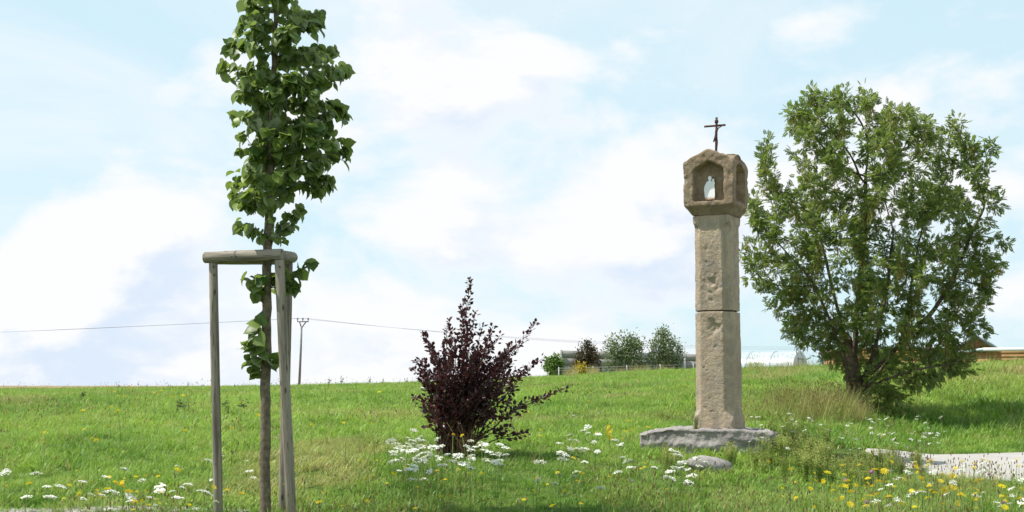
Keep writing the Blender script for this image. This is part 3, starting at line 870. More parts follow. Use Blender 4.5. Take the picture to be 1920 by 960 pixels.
tp = [np.array(at(497, 990, LD)), np.array(at(497, 900, LD)), np.array(at(498, 760, LD)), np.array(at(499, 620, LD)), np.array(at(501, 500, LD)), np.array(at(503, 440, LD)), np.array(at(506, 340, LD)),
      np.array(at(511, 220, LD)), np.array(at(514, 100, LD)), np.array(at(518, 0, LD)), np.array(at(522, -90, LD)), np.array(at(522, -170, LD))]
tp[0][2] = base[2] - 0.05
s_ = np.linspace(0, len(tp) - 1, 70); TP = np.stack([np.interp(s_, range(len(tp)), [p[i] for p in tp]) for i in range(3)], 1)
TP[1:-1] += rng.normal(0, 0.003, TP[1:-1].shape)
env = envelope([(-190, 505, 545), (-110, 470, 585), (-50, 452, 604), (0, 446, 606), (45, 440, 600), (65, 440, 590), (90, 425, 640), (115, 405, 662), (150, 408, 655), (175, 425, 636), (200, 432, 655), (235, 420, 652), (262, 415, 655),
                (295, 415, 665), (320, 420, 645), (350, 425, 632), (375, 430, 590), (400, 430, 560), (430, 434, 552), (452, 452, 552)], LD, 0.75)
att = env(800, 0.15, (3.2, 0.34, 55))
NP, par = colonize(att, TP, [-1] + list(range(69)), 0.055, 0.6, 0.10, 150, (0, 0, 0.25))
r, ch = pipe(NP, par, 0.0030, 2.2)
tr_r = np.interp(np.arange(70), [0, 12, 34, 69], [0.047, 0.043, 0.036, 0.006])
r[:70] = np.maximum(tr_r, 0); r[70:] = np.minimum(r[70:], 0.016)
g = Geo().tube(TP - base, tr_r, 10, jit=0.04); tk = g.build('trunk', M_bark_young, linden, smooth=True)
br = Geo(); lines = limbs(NP, par, r, ch)
for L in lines:
    if L[0] == 0 or len(L) < 2: continue
    rr = r[L].copy(); rr[0] = rr[1]
    br.tube(smooth_path(NP[L]) - base, rr, 5 if rr.max() > 0.007 else 3)
# leaves at the twigs
tw = np.array([i for i in range(70, len(NP)) if r[i] < 0.0085])
nl = 2700
pick = rng.choice(tw, nl)
dirb = unit(NP[pick] - NP[par[pick]])
axis_xy = NP[pick] - np.stack([np.interp(NP[pick][:, 2], TP[:, 2], TP[:, 0]), np.interp(NP[pick][:, 2], TP[:, 2], TP[:, 1]), NP[pick][:, 2]], 1)
outw = unit(axis_xy + rng.normal(0, 0.12, (nl, 3)))
offs = unit(outw * 0.6 + rng.normal(0, 0.7, (nl, 3)) + dirb * 0.3) * rng.uniform(0.02, 0.055, (nl, 1))
LP = NP[pick] + offs
LDIR = unit(outw * rng.uniform(0.2, 0.9, (nl, 1)) + np.array([0, 0, -1.0]) * rng.uniform(0.25, 1.1, (nl, 1)) + rng.normal(0, 0.40, (nl, 3)))
LN = unit(outw * 0.55 + np.array([0, 0, 0.9]) + rng.normal(0, 0.45, (nl, 3)))
LS = rng.uniform(0.050, 0.105, nl)
# three leafy sprouts low on the trunk
def sprout(pts, leaves, start, stem=True):
    global LP, LDIR, LN, LS
    for (x, y, dy) in pts:
        a, b = np.array(at(*start, LD)), np.array(at(x, y, LD + dy))
        mid = (a + b) / 2 + np.array([0, 0, -0.01]); br.tube(np.stack([a, mid, b]) - base, [0.005, 0.004, 0.002], 4)
        k = leaves; P = a + (b - a) * rng.uniform(0.4, 1.0, (k, 1)) + rng.normal(0, 0.025, (k, 3)); LP = np.concatenate([LP, P])
        LDIR = np.concatenate([LDIR, unit(unit(b - a)[None] * 0.5 + np.array([0, -0.2, -0.6]) + rng.normal(0, 0.5, (k, 3)))])
        LN = np.concatenate([LN, unit(np.array([0, -0.6, 0.7]) + rng.normal(0, 0.5, (k, 3)))]); LS = np.concatenate([LS, rng.uniform(0.075, 0.12, k)])
sprout([(468, 525, -0.05), (482, 512, -0.1), (480, 545, -0.05), (512, 520, 0.1)], 7, (498, 545))
sprout([(585, 492, 0.05), (556, 510, 0.0), (552, 532, 0.05)], 10, (505, 540))
sprout([(450, 640, -0.05), (470, 660, -0.1), (478, 592, -0.08), (478, 690, 0.0), (520, 668, -0.05), (485, 630, -0.12)], 7, (496, 690))
bo = br.build('branches', M_bark_young, linden, smooth=True); bo['kind'] = 'stuff'
FR = frames(LDIR, LN)
order = np.argsort(LP[:, 1] - LS * 3.0)
big_i = np.concatenate([order[:300]])
for i in big_i:
    o = put('leaf', linden_meshes[int(rng.integers(0, 5))], linden)
    M4 = Matrix([list(FR[i][0] * LS[i]) + [LP[i][0] - base[0]], list(FR[i][1] * LS[i]) + [LP[i][1] - base[1]], list(FR[i][2] * LS[i]) + [LP[i][2] - base[2]], [0, 0, 0, 1]])
    o.matrix_local = M4
rest = np.setdiff1d(np.arange(len(LP)), big_i)
T = LT.copy(); T[:, 2] += np.abs(T[:, 0]) * 0.15 - 0.15 * (T[:, 1] - 0.2) ** 2
V, fs = leaf_batch(LP[rest] - base, FR[rest], LS[rest], T, LF)
cr_ = build('crown', V, fs, M_linden, linden, smooth=True, attrs={'tint': np.repeat(rng.uniform(0, 1, len(rest)), len(T))}); cr_['kind'] = 'stuff'

# ------------------------------------------------------------------ wooden stakes round the linden
stk = empty('tree_stake_frame', (at(475, 960, 12).x, 12.1, gz(at(475, 960, 12).x, 12.1)))
tag(stk, 'three weathered wooden stakes joined by rails around the young linden', 'tree stakes')
so_ = np.array(stk.location)
def pole(name, a, b, r0, r1, n=14, seg=12, lab=None, bend=0.006):
    a, b = np.array(a, float), np.array(b, float); L = np.linalg.norm(b - a)
    z = np.linspace(0, L, seg); P = np.stack([np.sin(z * 1.7) * bend, np.cos(z * 1.3) * bend, z], 1)
    rr = np.linspace(r0, r1, seg); rr[0] *= 0.93; rr[-1] *= 0.93; z2 = P.copy(); z2[1] = P[0] + (0, 0, 0.006); z2[-2] = P[-1] - (0, 0, 0.006); rr[1] = r0; rr[-2] = r1
    o = Geo().tube(z2, rr, n, jit=0.02).build(name, M_wood, stk, smooth=True)
    o.data.polygons.foreach_set('use_smooth', [len(p.vertices) == 4 for p in o.data.polygons])
    q = Vector(b - a).to_track_quat('Z', 'Y')
    o.rotation_mode = 'QUATERNION'; o.rotation_quaternion = q; o.location = Vector(a - so_); return o
def foot(px, py, Y): p = at(px, py, Y); return Vector((p.x, Y, gz(p.x, Y) - 0.1))
YL, YR, YB = 12.05, 11.85, 12.42
pole('post', foot(409, 985, YL), at(401, 490, YL), 0.039, 0.037)
pole('post', foot(547, 985, YR), at(525, 488, YR), 0.044, 0.041)
pole('post', foot(531, 985, YB), at(540, 492, YB), 0.040, 0.036)
b1 = pole('rail', at(384, 484.5, YL + 0.005), at(529, 478.5, YR), 0.048, 0.052, 16)
pole('rail', at(527, 481, YR + 0.11), at(549, 483.5, YB + 0.1), 0.045, 0.05, 16)
pole('rail', at(392, 488, YL + 0.10), at(541, 488.5, YB - 0.02), 0.042, 0.042, 14)
M_strap = plain_mat('grey_strap', (0.16, 0.145, 0.125), 0.8)
g = Geo(); zz = np.array([0.28, 0.285, 0.305, 0.31]); g.tube(np.stack([0 * zz, 0 * zz + 0.004, zz], 1), [0.049, 0.0525, 0.0525, 0.049], 16, caps=False)
sp_ = g.build('strap', M_strap, b1, smooth=True); sp_['label'] = 'dark band round the front rail'
sp_.location.x = 0.003
for k, (px, py) in enumerate([(401, 500), (401.5, 515), (524, 500)]):
    pp = at(px, py, (YL if px < 450 else YR) - 0.042); g = Geo().tube([(0, -0.004, 0), (0, 0.01, 0)], 0.007, 8); o = g.build('nail_head', M_rust, stk); o.location = Vector(pp) - stk.location

# ------------------------------------------------------------------ purple shrub
BD = 15.0
bp = on_ground(862, 852); bx, by = at(862, 850, BD).x, BD
shrub = empty('purple_shrub', (bx, by, gz(bx, by))); tag(shrub, 'dark purple leaved shrub with spiky shoots behind the white umbels', 'shrub')
b0_ = np.array(shrub.location)
tips = [(880, 520, 0), (868, 560, .1), (892, 585, -.1), (905, 610, .1), (1005, 605, .1), (960, 650, -.1), (1018, 672, .15), (985, 690, -.2), (1066, 727, -.1), (1030, 740, .2), (938, 628, .2), (925, 610, -.2),
        (848, 618, -.2), (830, 640, .2), (793, 624, 0), (812, 665, -.2), (768, 688, .05), (778, 675, .25), (772, 742, -.1), (800, 640, .15), (840, 600, .1), (820, 700, -.35), (900, 660, -.35), (950, 700, -.4), (870, 640, -.3), (990, 810, -.1), (960, 800, .15),
        (915, 640, .35), (845, 660, .4), (960, 640, .35)]
ext = [(rng.uniform(785, 985), rng.uniform(640, 760), rng.uniform(-.45, .45)) for _ in range(52)]
st = Geo(); LPs, LDs, LNs, LSs = [], [], [], []
for k, (px, py, dy) in enumerate(tips + ext):
    tipp = np.array(at(px, py, BD + dy))
    a0 = b0_ + np.array([rng.uniform(-0.11, 0.17) * (0.7 if k else 0.2), rng.uniform(-0.1, 0.1), -0.03])
    if rng.uniform() < 0.35: a0[0] = b0_[0] - 0.17 + rng.uniform(-0.06, 0.06)
    low = py > 780
    mid = (a0 + tipp) / 2 + (np.array([0, 0, 0.12]) if not low else np.array([0, 0, 0.05])) - np.array([(tipp - a0)[0] * 0.18, (tipp - a0)[1] * 0.18, 0])
    tt = np.linspace(0, 1, 14)[:, None]; C = (1 - tt) ** 2 * a0 + 2 * tt * (1 - tt) * mid + tt ** 2 * tipp
    C[2:-1] += rng.normal(0, 0.006, C[2:-1].shape)
    st.tube(C - b0_, np.linspace(0.011, 0.0022, 14) * rng.uniform(0.7, 1.1), 4)
    L = np.linalg.norm(np.diff(C, axis=0), axis=1).sum(); main = k < len(tips)
    nlv = int(L / (0.0115 if main else 0.0145)); t0 = 0.36 if not low else 0.5
    if rng.uniform() < 0.15: t0 = 0.22
    tl = t0 + (1 - t0) * rng.uniform(0, 1, nlv) ** (0.85)
    Pp = np.stack([np.interp(tl, tt[:, 0], C[:, i]) for i in range(3)], 1); Dd = unit(np.stack([np.interp(np.minimum(tl + 0.03, 1), tt[:, 0], C[:, i]) for i in range(3)], 1) - np.stack([np.interp(tl - 0.03, tt[:, 0], C[:, i]) for i in range(3)], 1))
    rad = unit(rng.normal(0, 1, (nlv, 3))); wsp = (0.03 + 0.10 * np.sin(np.pi * np.clip(tl, 0, 1)) ** 1 * (1 - tl) * 1.6)[:, None]
    LPs.append(Pp + rad * rng.uniform(0, 1, (nlv, 1)) * wsp); LDs.append(unit(Dd * 0.75 + rad * 0.9 + np.array([0, 0, 0.1]))); LNs.append(unit(np.array([0, -0.1, 0.8]) + rng.normal(0, 0.5, (nlv, 3)))); LSs.append(rng.uniform(0.045, 0.082, nlv) * (1 - 0.35 * tl))
so2 = st.build('stems', M_bark_red, shrub, smooth=True); so2['kind'] = 'stuff'
P_, D_, N_, S_ = map(np.concatenate, (LPs, LDs, LNs, LSs))
OT = np.array([(0, 0, 0), (-.26, .22, .07), (-.34, .48, .06), (-.17, .78, .0), (0, 1.0, -.09), (.17, .78, 0), (.34, .48, .06), (.26, .22, .07), (0, .45, -.02)], float)
OF = [np.array([(0, 8, 1), (1, 8, 2), (2, 8, 3), (3, 8, 4), (4, 8, 5), (5, 8, 6), (6, 8, 7), (7, 8, 0)])]
M_purple = leaf_mat('purple_leaf', (0.028, 0.010, 0.012), (0.080, 0.021, 0.025), (0.060, 0.034, 0.038), 0.18, (0.16, 0.02, 0.03), 0.38, 0.5)
FRp = frames(D_, N_); order = np.argsort(P_[:, 1] - S_ * 6); big_i = order[:300]
pm = [build('leaf', OT * (1, 1, 1 + 0.6 * i), OF, M_purple, link=False) for i in range(3)]
for i in big_i:
    o = put('leaf', pm[i % 3], shrub)
    o.matrix_local = Matrix([list(FRp[i][j] * S_[i]) + [P_[i][j] - b0_[j]] for j in range(3)] + [[0, 0, 0, 1]])
rest = np.setdiff1d(np.arange(len(P_)), big_i)
V, fs = leaf_batch(P_[rest] - b0_, FRp[rest], S_[rest], OT, OF)
q = build('foliage', V, fs, M_purple, shrub, attrs={'tint': np.repeat(rng.uniform(0, 1, len(rest)), len(OT))}); q['kind'] = 'stuff'
# straw tangle round the shrub's foot
g = Geo()
for _ in range(60):
    a = rng.uniform(0, 6.28); p0 = np.array([0.06 + math.cos(a) * 0.09, math.sin(a) * 0.09 - 0.05, 0]); p2 = p0 + np.array([rng.normal(0, 0.1), rng.normal(0, 0.1), rng.uniform(0.15, 0.42)]); p1 = (p0 + p2) / 2 + rng.normal(0, 0.04, 3)
    g.tube([p0, p1, p2], [0.003, 0.0025, 0.001], 3)
m_ = plain_mat('straw', (0.30, 0.20, 0.10)); q = g.build('dry_stalks', m_, shrub); q['kind'] = 'stuff'

# ------------------------------------------------------------------ ash tree
AD = 21.0
ab = at(1603, 770, AD); az = gz(ab.x, AD)
ash = empty('ash_tree', (ab.x, AD, az)); tag(ash, 'large bushy ash tree with many stems and hanging seed bunches', 'tree')
a0 = np.array(ash.location)
nodes, pars = [], []
def chain(pts, parent):
    last = parent
    P = [np.array(at(x, y, AD + dy)) for x, y, dy in pts]
    for a, b in zip(P[:-1], P[1:]):
        k = max(2, int(np.linalg.norm(b - a) / 0.1))
        for j in range(k):
            if last == -1 or j > 0 or True:
                nodes.append(a + (b - a) * (j + (0 if last == -1 else 1)) / k + rng.normal(0, 0.006, 3)); pars.append(last); last = len(nodes) - 1
    return last
root_pts = [(1604, 785, 0), (1602, 735, 0), (1600, 690, 0)]
e = chain(root_pts, -1); nodes[0] = np.array([ab.x, AD, az - 0.1])
chain([(1600, 690, 0), (1580, 620, .1), (1560, 540, .2), (1540, 450, .3)], e)
chain([(1600, 690, 0), (1606, 600, -.1), (1612, 520, -.1), (1625, 420, 0), (1622, 330, 0)], e)
k_ = 4
e2 = chain([(1602, 745, 0), (1640, 712, -.1), (1668, 672, -.15), (1690, 640, -.2), (1705, 560, -.2), (1720, 470, -.3)], 3)
chain([(1690, 640, -.2), (1745, 590, .1), (1790, 520, .2), (1815, 450, .2), (1850, 380, .2)], e2 - 20 if e2 > 20 else e2)
chain([(1604, 745, 0), (1640, 660, .4), (1660, 560, .6), (1675, 440, .7)], 3)
chain([(1602, 750, 0), (1588, 690, -.3), (1560, 610, -.5), (1520, 520, -.6)], 3)
chain([(1602, 750, 0), (1650, 715, -.6), (1730, 690, -.8), (1800, 680, -.8)], 3)
env = envelope([(148, 1612, 1632), (165, 1500, 1640), (190, 1468, 1680), (215, 1448, 1775), (250, 1425, 1842), (300, 1410, 1862), (350, 1410, 1880), (400, 1395, 1878), (450, 1383, 1900), (500, 1390, 1895), (540, 1412, 1860), (580, 1432, 1858), (620, 1458, 1855),
                (655, 1500, 1840), (690, 1562, 1842), (725, 1585, 1770), (750, 1600, 1690), (785, 1615, 1680)], AD, 0.8)
att = env(1400, 0.3, (1.8, 0.435, 78))
lft = envelope([(370, 1388, 1450), (460, 1380, 1440), (540, 1395, 1450), (600, 1440, 1490), (665, 1480, 1540)], AD - 0.3, 1.2)
topk = envelope([(148, 1600, 1636), (175, 1500, 1645), (200, 1480, 1650)], AD, 0.6)
rgt = envelope([(260, 1800, 1850), (340, 1825, 1880), (420, 1830, 1898), (465, 1830, 1908), (520, 1825, 1890), (600, 1800, 1862)], AD, 1.2)
att = np.concatenate([att, lft(75), topk(30), rgt(95)])
low = envelope([(640, 1700, 1850), (680, 1700, 1845), (712, 1640, 1800), (745, 1640, 1720), (790, 1632, 1690)], AD - 0.7, 0.4)
att = np.concatenate([att, low(110)])
NP, par = colonize(att, nodes, pars, 0.10, 1.3, 0.20, 160, (0, 0, 0.12))
r, ch = pipe(NP, par, 0.0045, 2.15, 0.12)
r[:10] = np.maximum(r[:10], np.linspace(0.125, 0.10, 10))
lines = limbs(NP, par, r, ch)
woodmesh(NP - a0, r, lines, 0.03, ash, M_bark)
tw = np.array([i for i in range(len(nodes), len(NP)) if r[i] < 0.011])
nl = 18500
pick = rng.choice(tw, nl); dirb = unit(NP[pick] - NP[par[pick]])
rad = unit(rng.normal(0, 1, (nl, 3)))
Pl = NP[pick] + rad * rng.uniform(0.0, 0.09, (nl, 1))
Dl = unit(dirb * 0.6 + rad * 0.9 + np.array([0, 0, -0.05])); Nl = unit(np.array([-0.25, 0, 1.0]) + rng.normal(0, 0.6, (nl, 3)))
Tc, Fc = [], []
def leaflet(p, d, L, w, zf):
    s = np.array([d[1], -d[0], 0]); k = len(Tc)
    Tc.extend([p, p + d * L * 0.45 + s * w / 2 + (0, 0, zf), p + d * L + (0, 0, -0.08 * L * 3), p + d * L * 0.45 - s * w / 2 + (0, 0, zf)])
    Fc.extend([(k, k + 1, k + 2), (k, k + 2, k + 3)])
for j, yy in enumerate((0.28, 0.50, 0.70, 0.88)):
    for sgn in (-1, 1):
        dd_ = np.array([sgn * 0.86, 0.5, 0.0]); leaflet(np.array([0, yy, -0.12 * yy * yy]), dd_, 0.50 - 0.03 * j, 0.27, 0.03)
leaflet(np.array([0, 0.95, -0.12]), np.array([0, 1.0, 0]), 0.50, 0.27, 0.03)
k = len(Tc); Tc.extend([np.array((-0.008, 0, 0)), np.array((0.008, 0, 0)), np.array((0, 0.95, -0.11))]); Fc.append((k, k + 1, k + 2))
Tc = np.array(Tc); Sl = rng.uniform(0.058, 0.100, nl)
V, fs = leaf_batch(Pl - a0, frames(Dl, Nl), Sl, Tc, [np.array(Fc)])
M_ash = leaf_mat('ash_leaf', (0.055, 0.112, 0.020), (0.245, 0.290, 0.060), (0.16, 0.21, 0.08), 0.40, (0.30, 0.42, 0.06), 0.42, 0.4)
cl_t = np.clip(fbm(Pl * 1.3, 3, 13) * 0.8 + rng.uniform(-0.2, 0.4, nl), 0, 1)
q = build('crown', V, fs, M_ash, ash, attrs={'tint': np.repeat(cl_t, len(Tc))}); q['kind'] = 'stuff'
# hanging bunches of olive keys
kb = 1300; pick = rng.choice(tw, kb); kp = NP[pick]
kp = kp[fbm(kp * 0.9 + 5, 2, 19) > 0.44]; kb = len(kp)
keys_n = 16
KP = np.repeat(kp, keys_n, 0) + rng.normal(0, 1, (kb * keys_n, 3)) * np.array([0.028, 0.028, 0.03]) - np.array([0, 0, 1.0]) * rng.uniform(0.0, 0.13, (kb * keys_n, 1))
KD = unit(np.array([0, 0, -1.0]) + rng.normal(0, 0.3, (len(KP), 3)))
KT = np.array([(0, 0, 0), (-.10, .5, 0), (0, 1, 0), (.10, .5, 0)], float)
V, fs = leaf_batch(KP - a0, frames(KD, unit(rng.normal(0, 1, KP.shape))), rng.uniform(0.03, 0.045, len(KP)) * 1.7, KT, [np.array([(0, 1, 2), (0, 2, 3)])])
M_keys = leaf_mat('ash_keys', (0.25, 0.26, 0.075), (0.33, 0.27, 0.09), None, 0.35, (0.4, 0.35, 0.1), 0.6, 0.2)
q = build('seed_bunches', V, fs, M_keys, ash, attrs={'tint': np.repeat(np.repeat(rng.uniform(0, 1, kb), keys_n), 4)}); q['kind'] = 'stuff'

# ------------------------------------------------------------------ far garden on the brow
M_conc = plain_mat('concrete_panel', (0.30, 0.28, 0.26), 0.9, 0.2, 0, 0.2, 3.0, 0.3)
M_post = plain_mat('concrete_post', (0.46, 0.44, 0.41), 0.9, 0.2, 0, 0.12, 4.0)
WD0, WD1 = 92.0, 101.0
wa, wb = at(1050, 657, WD0), at(1335, 665, WD1)
wall = empty('concrete_panel_wall', (wa.x, WD0, gz(wa.x, WD0))); tag(wall, 'grey concrete panel garden wall behind the far bushes', 'wall')
dv = Vector((wb.x - wa.x, WD1 - WD0, 0)); WL = dv.length; wall.rotation_euler = (0, 0, math.atan2(dv.y, dv.x))
nb = 5; bay = WL / nb; zt = wa.z - wall.location.z; zt1 = wb.z - wall.location.z
pm_ = Geo().box((-0.09, -0.11, -0.4), (0.09, 0.07, 1)).build('post', M_post, link=False)
for k in range(nb + 1):
    top_ = zt + (zt1 - zt) * k / nb
    o = Geo().box((-0.10, -0.11, -0.4), (0.10, 0.08, top_ + 0.03)).build('post', M_post, wall); o.location = (k * bay, 0, 0)
    if k < nb:
        ph = 0.5
        for j in range(6):
            z1_ = top_ - j * ph
            g = Geo().box((0.11, -0.035, z1_ - ph), (bay - 0.11, 0.035, z1_ - 0.005)); g.box((0.2, -0.05, z1_ - ph + 0.07), (bay - 0.2, -0.034, z1_ - 0.055)); o = g.build('panel', M_conc, wall); o.location = (k * bay, 0, 0)
# wire fence
M_galv = plain_mat('galvanised_steel', (0.27, 0.28, 0.29), 0.6, 0.3, 0.4, 0.1)
fa, fb = at(1048, 690, 86), at(1300, 683, 88)
fence = empty('wire_fence', (fa.x, 86, fa.z - 1.1)); tag(fence, 'low galvanised wire fence in front of the far garden bushes', 'fence')
dv = Vector(fb) - Vector(fa); FL = math.hypot(dv.x, dv.y); fence.rotation_euler = (0, 0, math.atan2(dv.y, dv.x)); rise = dv.z
for k in range(5):
    s = k / 4; o = Geo().tube([(0, 0, -0.5), (0, 0, 1.15 + rise * s)], 0.045, 8).build('post', M_galv, fence); o.location = (s * FL, 0, 0)
for j in range(7): Geo().tube([(0, 0, 1.08 - j * 0.15), (FL, 0, 1.08 - j * 0.15 + rise)], 0.010 if j else 0.014, 4).build('wire', M_galv, fence)
for j in range(int(FL / 0.6)): Geo().tube([(j * 0.6, 0, 0.2), (j * 0.6, 0, 1.08 + rise * j * 0.6 / FL)], 0.007, 4).build('mesh_wire', M_galv, fence)

def far_bush(name, label, cat, rows, Yc, nleaf, size, c1, c2, shape='leaf', natt=120, under=None, step=0.25, group=None):
    env = envelope(rows, Yc, 0.8); pyb = max(r_[0] for r_ in rows); mid = [r_ for r_ in rows if r_[0] == pyb][0]
    p = at((mid[1] + mid[2]) / 2, pyb, Yc); gzv = gz(p.x, Yc)
    root = empty(name, (p.x, Yc, gzv)); tag(root, label, cat, group); b = np.array(root.location)
    att = env(natt, 0.2)
    n0 = [np.array([p.x, Yc, gzv - 0.1]) + np.array([0, 0, 1]) * t for t in np.arange(0, max(0.5, p.z - gzv + 0.5), 0.2)]
    NP, par = colonize(att, n0, [-1] + list(range(len(n0) - 1)), step, 6.0, step * 1.6, 60)
    r, ch = pipe(NP, par, 0.008, 2.2, 0.12)
    woodmesh(NP - b, r, limbs(NP, par, r, ch), 0.03, root, M_bark)
    pk = NP[rng.integers(len(n0), len(NP), nleaf)] + rng.normal(0, 0.19, (nleaf, 3))
    ex = env(nleaf // 3, 0.0, (0.9, 0.47, 3)); pk = np.concatenate([pk, ex]); k = len(pk)
    D = unit(rng.normal(0, 1, (k, 3)) + np.array([0, 0, 0.3])); Nn = unit(np.array([0, -0.2, 0.8]) + rng.normal(0, 0.6, (k, 3)))
    T = np.array([(0, 0, 0), (-.2, .45, .03), (0, 1, -.08), (.2, .45, .03)], float)
    V, fs = leaf_batch(pk - b, frames(D, Nn), rng.uniform(0.6, 1.3, k) * size, T, [np.array([(0, 1, 2), (0, 2, 3)])])
    m_ = leaf_mat(name + '_leaf', c1, c2, under, 0.3)
    tn = np.clip(fbm(pk * 1.1, 3, 5) * 0.9 + rng.uniform(-0.25, 0.3, k), 0, 1)
    q = build('crown', V, fs, m_, root, attrs={'tint': np.repeat(tn, 4)}); q['kind'] = 'stuff'; return root
far_bush('ornamental_bush', 'rounded bright green ornamental grass beside the end of the concrete wall', 'bush', [(672, 1034, 1046), (680, 1028, 1050), (692, 1026, 1051), (702, 1030, 1050)], 88, 1800, 0.28, (0.10, 0.19, 0.04), (0.18, 0.27, 0.06), natt=40)
far_bush('red_brown_bush', 'dark conifer shaped bush with reddish brown lower branches', 'bush', [(639, 1098, 1106), (650, 1088, 1116), (665, 1080, 1124), (682, 1074, 1130), (698, 1072, 1128)], 87.5, 4000, 0.16, (0.045, 0.055, 0.022), (0.115, 0.075, 0.04), natt=110)
far_bush('willow_bush', 'broad loose green willow bush behind the wire fence', 'bush', [(627, 1160, 1172), (638, 1135, 1206), (652, 1128, 1214), (668, 1128, 1214), (685, 1126, 1216), (704, 1128, 1212)], 89, 3400, 0.19, (0.085, 0.13, 0.04), (0.21, 0.26, 0.10), natt=130)
far_bush('willow_bush', 'tall rounded grey green willow bush nearest the stone column', 'bush', [(620, 1240, 1252), (632, 1222, 1276), (650, 1214, 1281), (668, 1213, 1282), (685, 1212, 1280), (704, 1216, 1278)], 89.5, 3400, 0.19, (0.085, 0.13, 0.05), (0.22, 0.26, 0.12), natt=130)
far_bush('yellow_flower_bush', 'small bright yellow flowering goldenrod bush at the wire fence', 'bush', [(682, 1092, 1100), (688, 1082, 1100), (698, 1078, 1096), (706, 1080, 1092)], 85, 900, 0.14, (0.45, 0.36, 0.03), (0.52, 0.40, 0.04), natt=30)

# polytunnel
TD = 82.0
M_film = bpy.data.materials.new('greenhouse_film'); M_film.use_nodes = True
nt = M_film.node_tree; nt.nodes.clear(); n = N(nt); o = n.n('ShaderNodeOutputMaterial')
c = n.mix(n.ramp(n.noise(n.coord(), 1.5, 4, 0.6), 0.3, 0.7), (0.62, 0.66, 0.70), (0.50, 0.55, 0.60))
b = n.n('ShaderNodeBsdfPrincipled'); n.set(b.inputs['Base Color'], c); b.inputs['Roughness'].default_value = 0.3
t = n.n('ShaderNodeBsdfTranslucent'); t.inputs['Color'].default_value = (0.75, 0.8, 0.85, 1); ms = n.n('ShaderNodeMixShader'); ms.inputs[0].default_value = 0.35
nt.links.new(b.outputs[0], ms.inputs[1]); nt.links.new(t.outputs[0], ms.inputs[2]); nt.links.new(ms.outputs[0], o.inputs['Surface'])
ta, tb = at(1330, 664, TD), at(1500, 659, TD - 2)
tun = empty('polytunnel', (tb.x, TD - 2, gz(tb.x, TD - 2))); tag(tun, 'low white film polytunnel beyond the meadow brow', 'greenhouse')
tun.rotation_euler = (0, 0, R(-32))
TH = tb.z - tun.location.z; TW = 1.25; TL = 5.6
ang = np.linspace(0, math.pi, 17); nx = 9
arc = np.stack([np.cos(ang) * TW, np.sin(ang) ** 0.8 * TH], 1)
V = np.array([(-TL * i / (nx - 1), a[0], a[1] + (0.03 * (i % 2))) for i in range(nx) for a in arc]); qd = [(i * 17 + k, i * 17 + k + 1, (i + 1) * 17 + k + 1, (i + 1) * 17 + k) for i in range(nx - 1) for k in range(16)]
build('film_cover', V, np.array(qd), M_film, tun, smooth=True)
V = [(0.0, a[0], a[1]) for a in arc] + [(0.0, 0, 0)]; build('end_wall', V, np.array([(k, k + 1, 17) for k in range(16)]), M_film, tun)
for i in range(0, nx, 2): Geo().tube([(-TL * i / (nx - 1) + 0.01, a[0] * 1.01, a[1] * 1.01 + 0.01) for a in arc], 0.01, 5).build('hoop', M_galv, tun)
g = Geo().box((0.01, -0.4, 0), (0.05, 0.4, 0.06)); g.box((0.01, -0.4, 0), (0.05, -0.34, TH * 0.8)); g.box((0.01, 0.34, 0), (0.05, 0.4, TH * 0.8)); g.box((0.01, -0.4, TH * 0.76), (0.05, 0.4, TH * 0.8)); g.build('door_frame', M_galv, tun)
# leaning prop beside the column
p0, p1 = at(1398, 688, 78), at(1382, 662, 78)
pr = empty('leaning_prop', (p0.x, 78, gz(p0.x, 78))); tag(pr, 'thin dark leaning prop beside the polytunnel', 'prop')
o = Geo().tube([(0, 0, 0), (p1.x - p0.x - 0.35, 0, p1.z - pr.location.z)], 0.04, 6).build('pole', plain_mat('dark_wood', (0.08, 0.07, 0.06)), pr)
o = Geo().tube([(p1.x - p0.x - 0.36, 0, 0), (p1.x - p0.x - 0.36, 0, p1.z - pr.location.z + 0.05)], 0.03, 6).build('upright', plain_mat('dark_wood', (0.08, 0.07, 0.06)), pr)

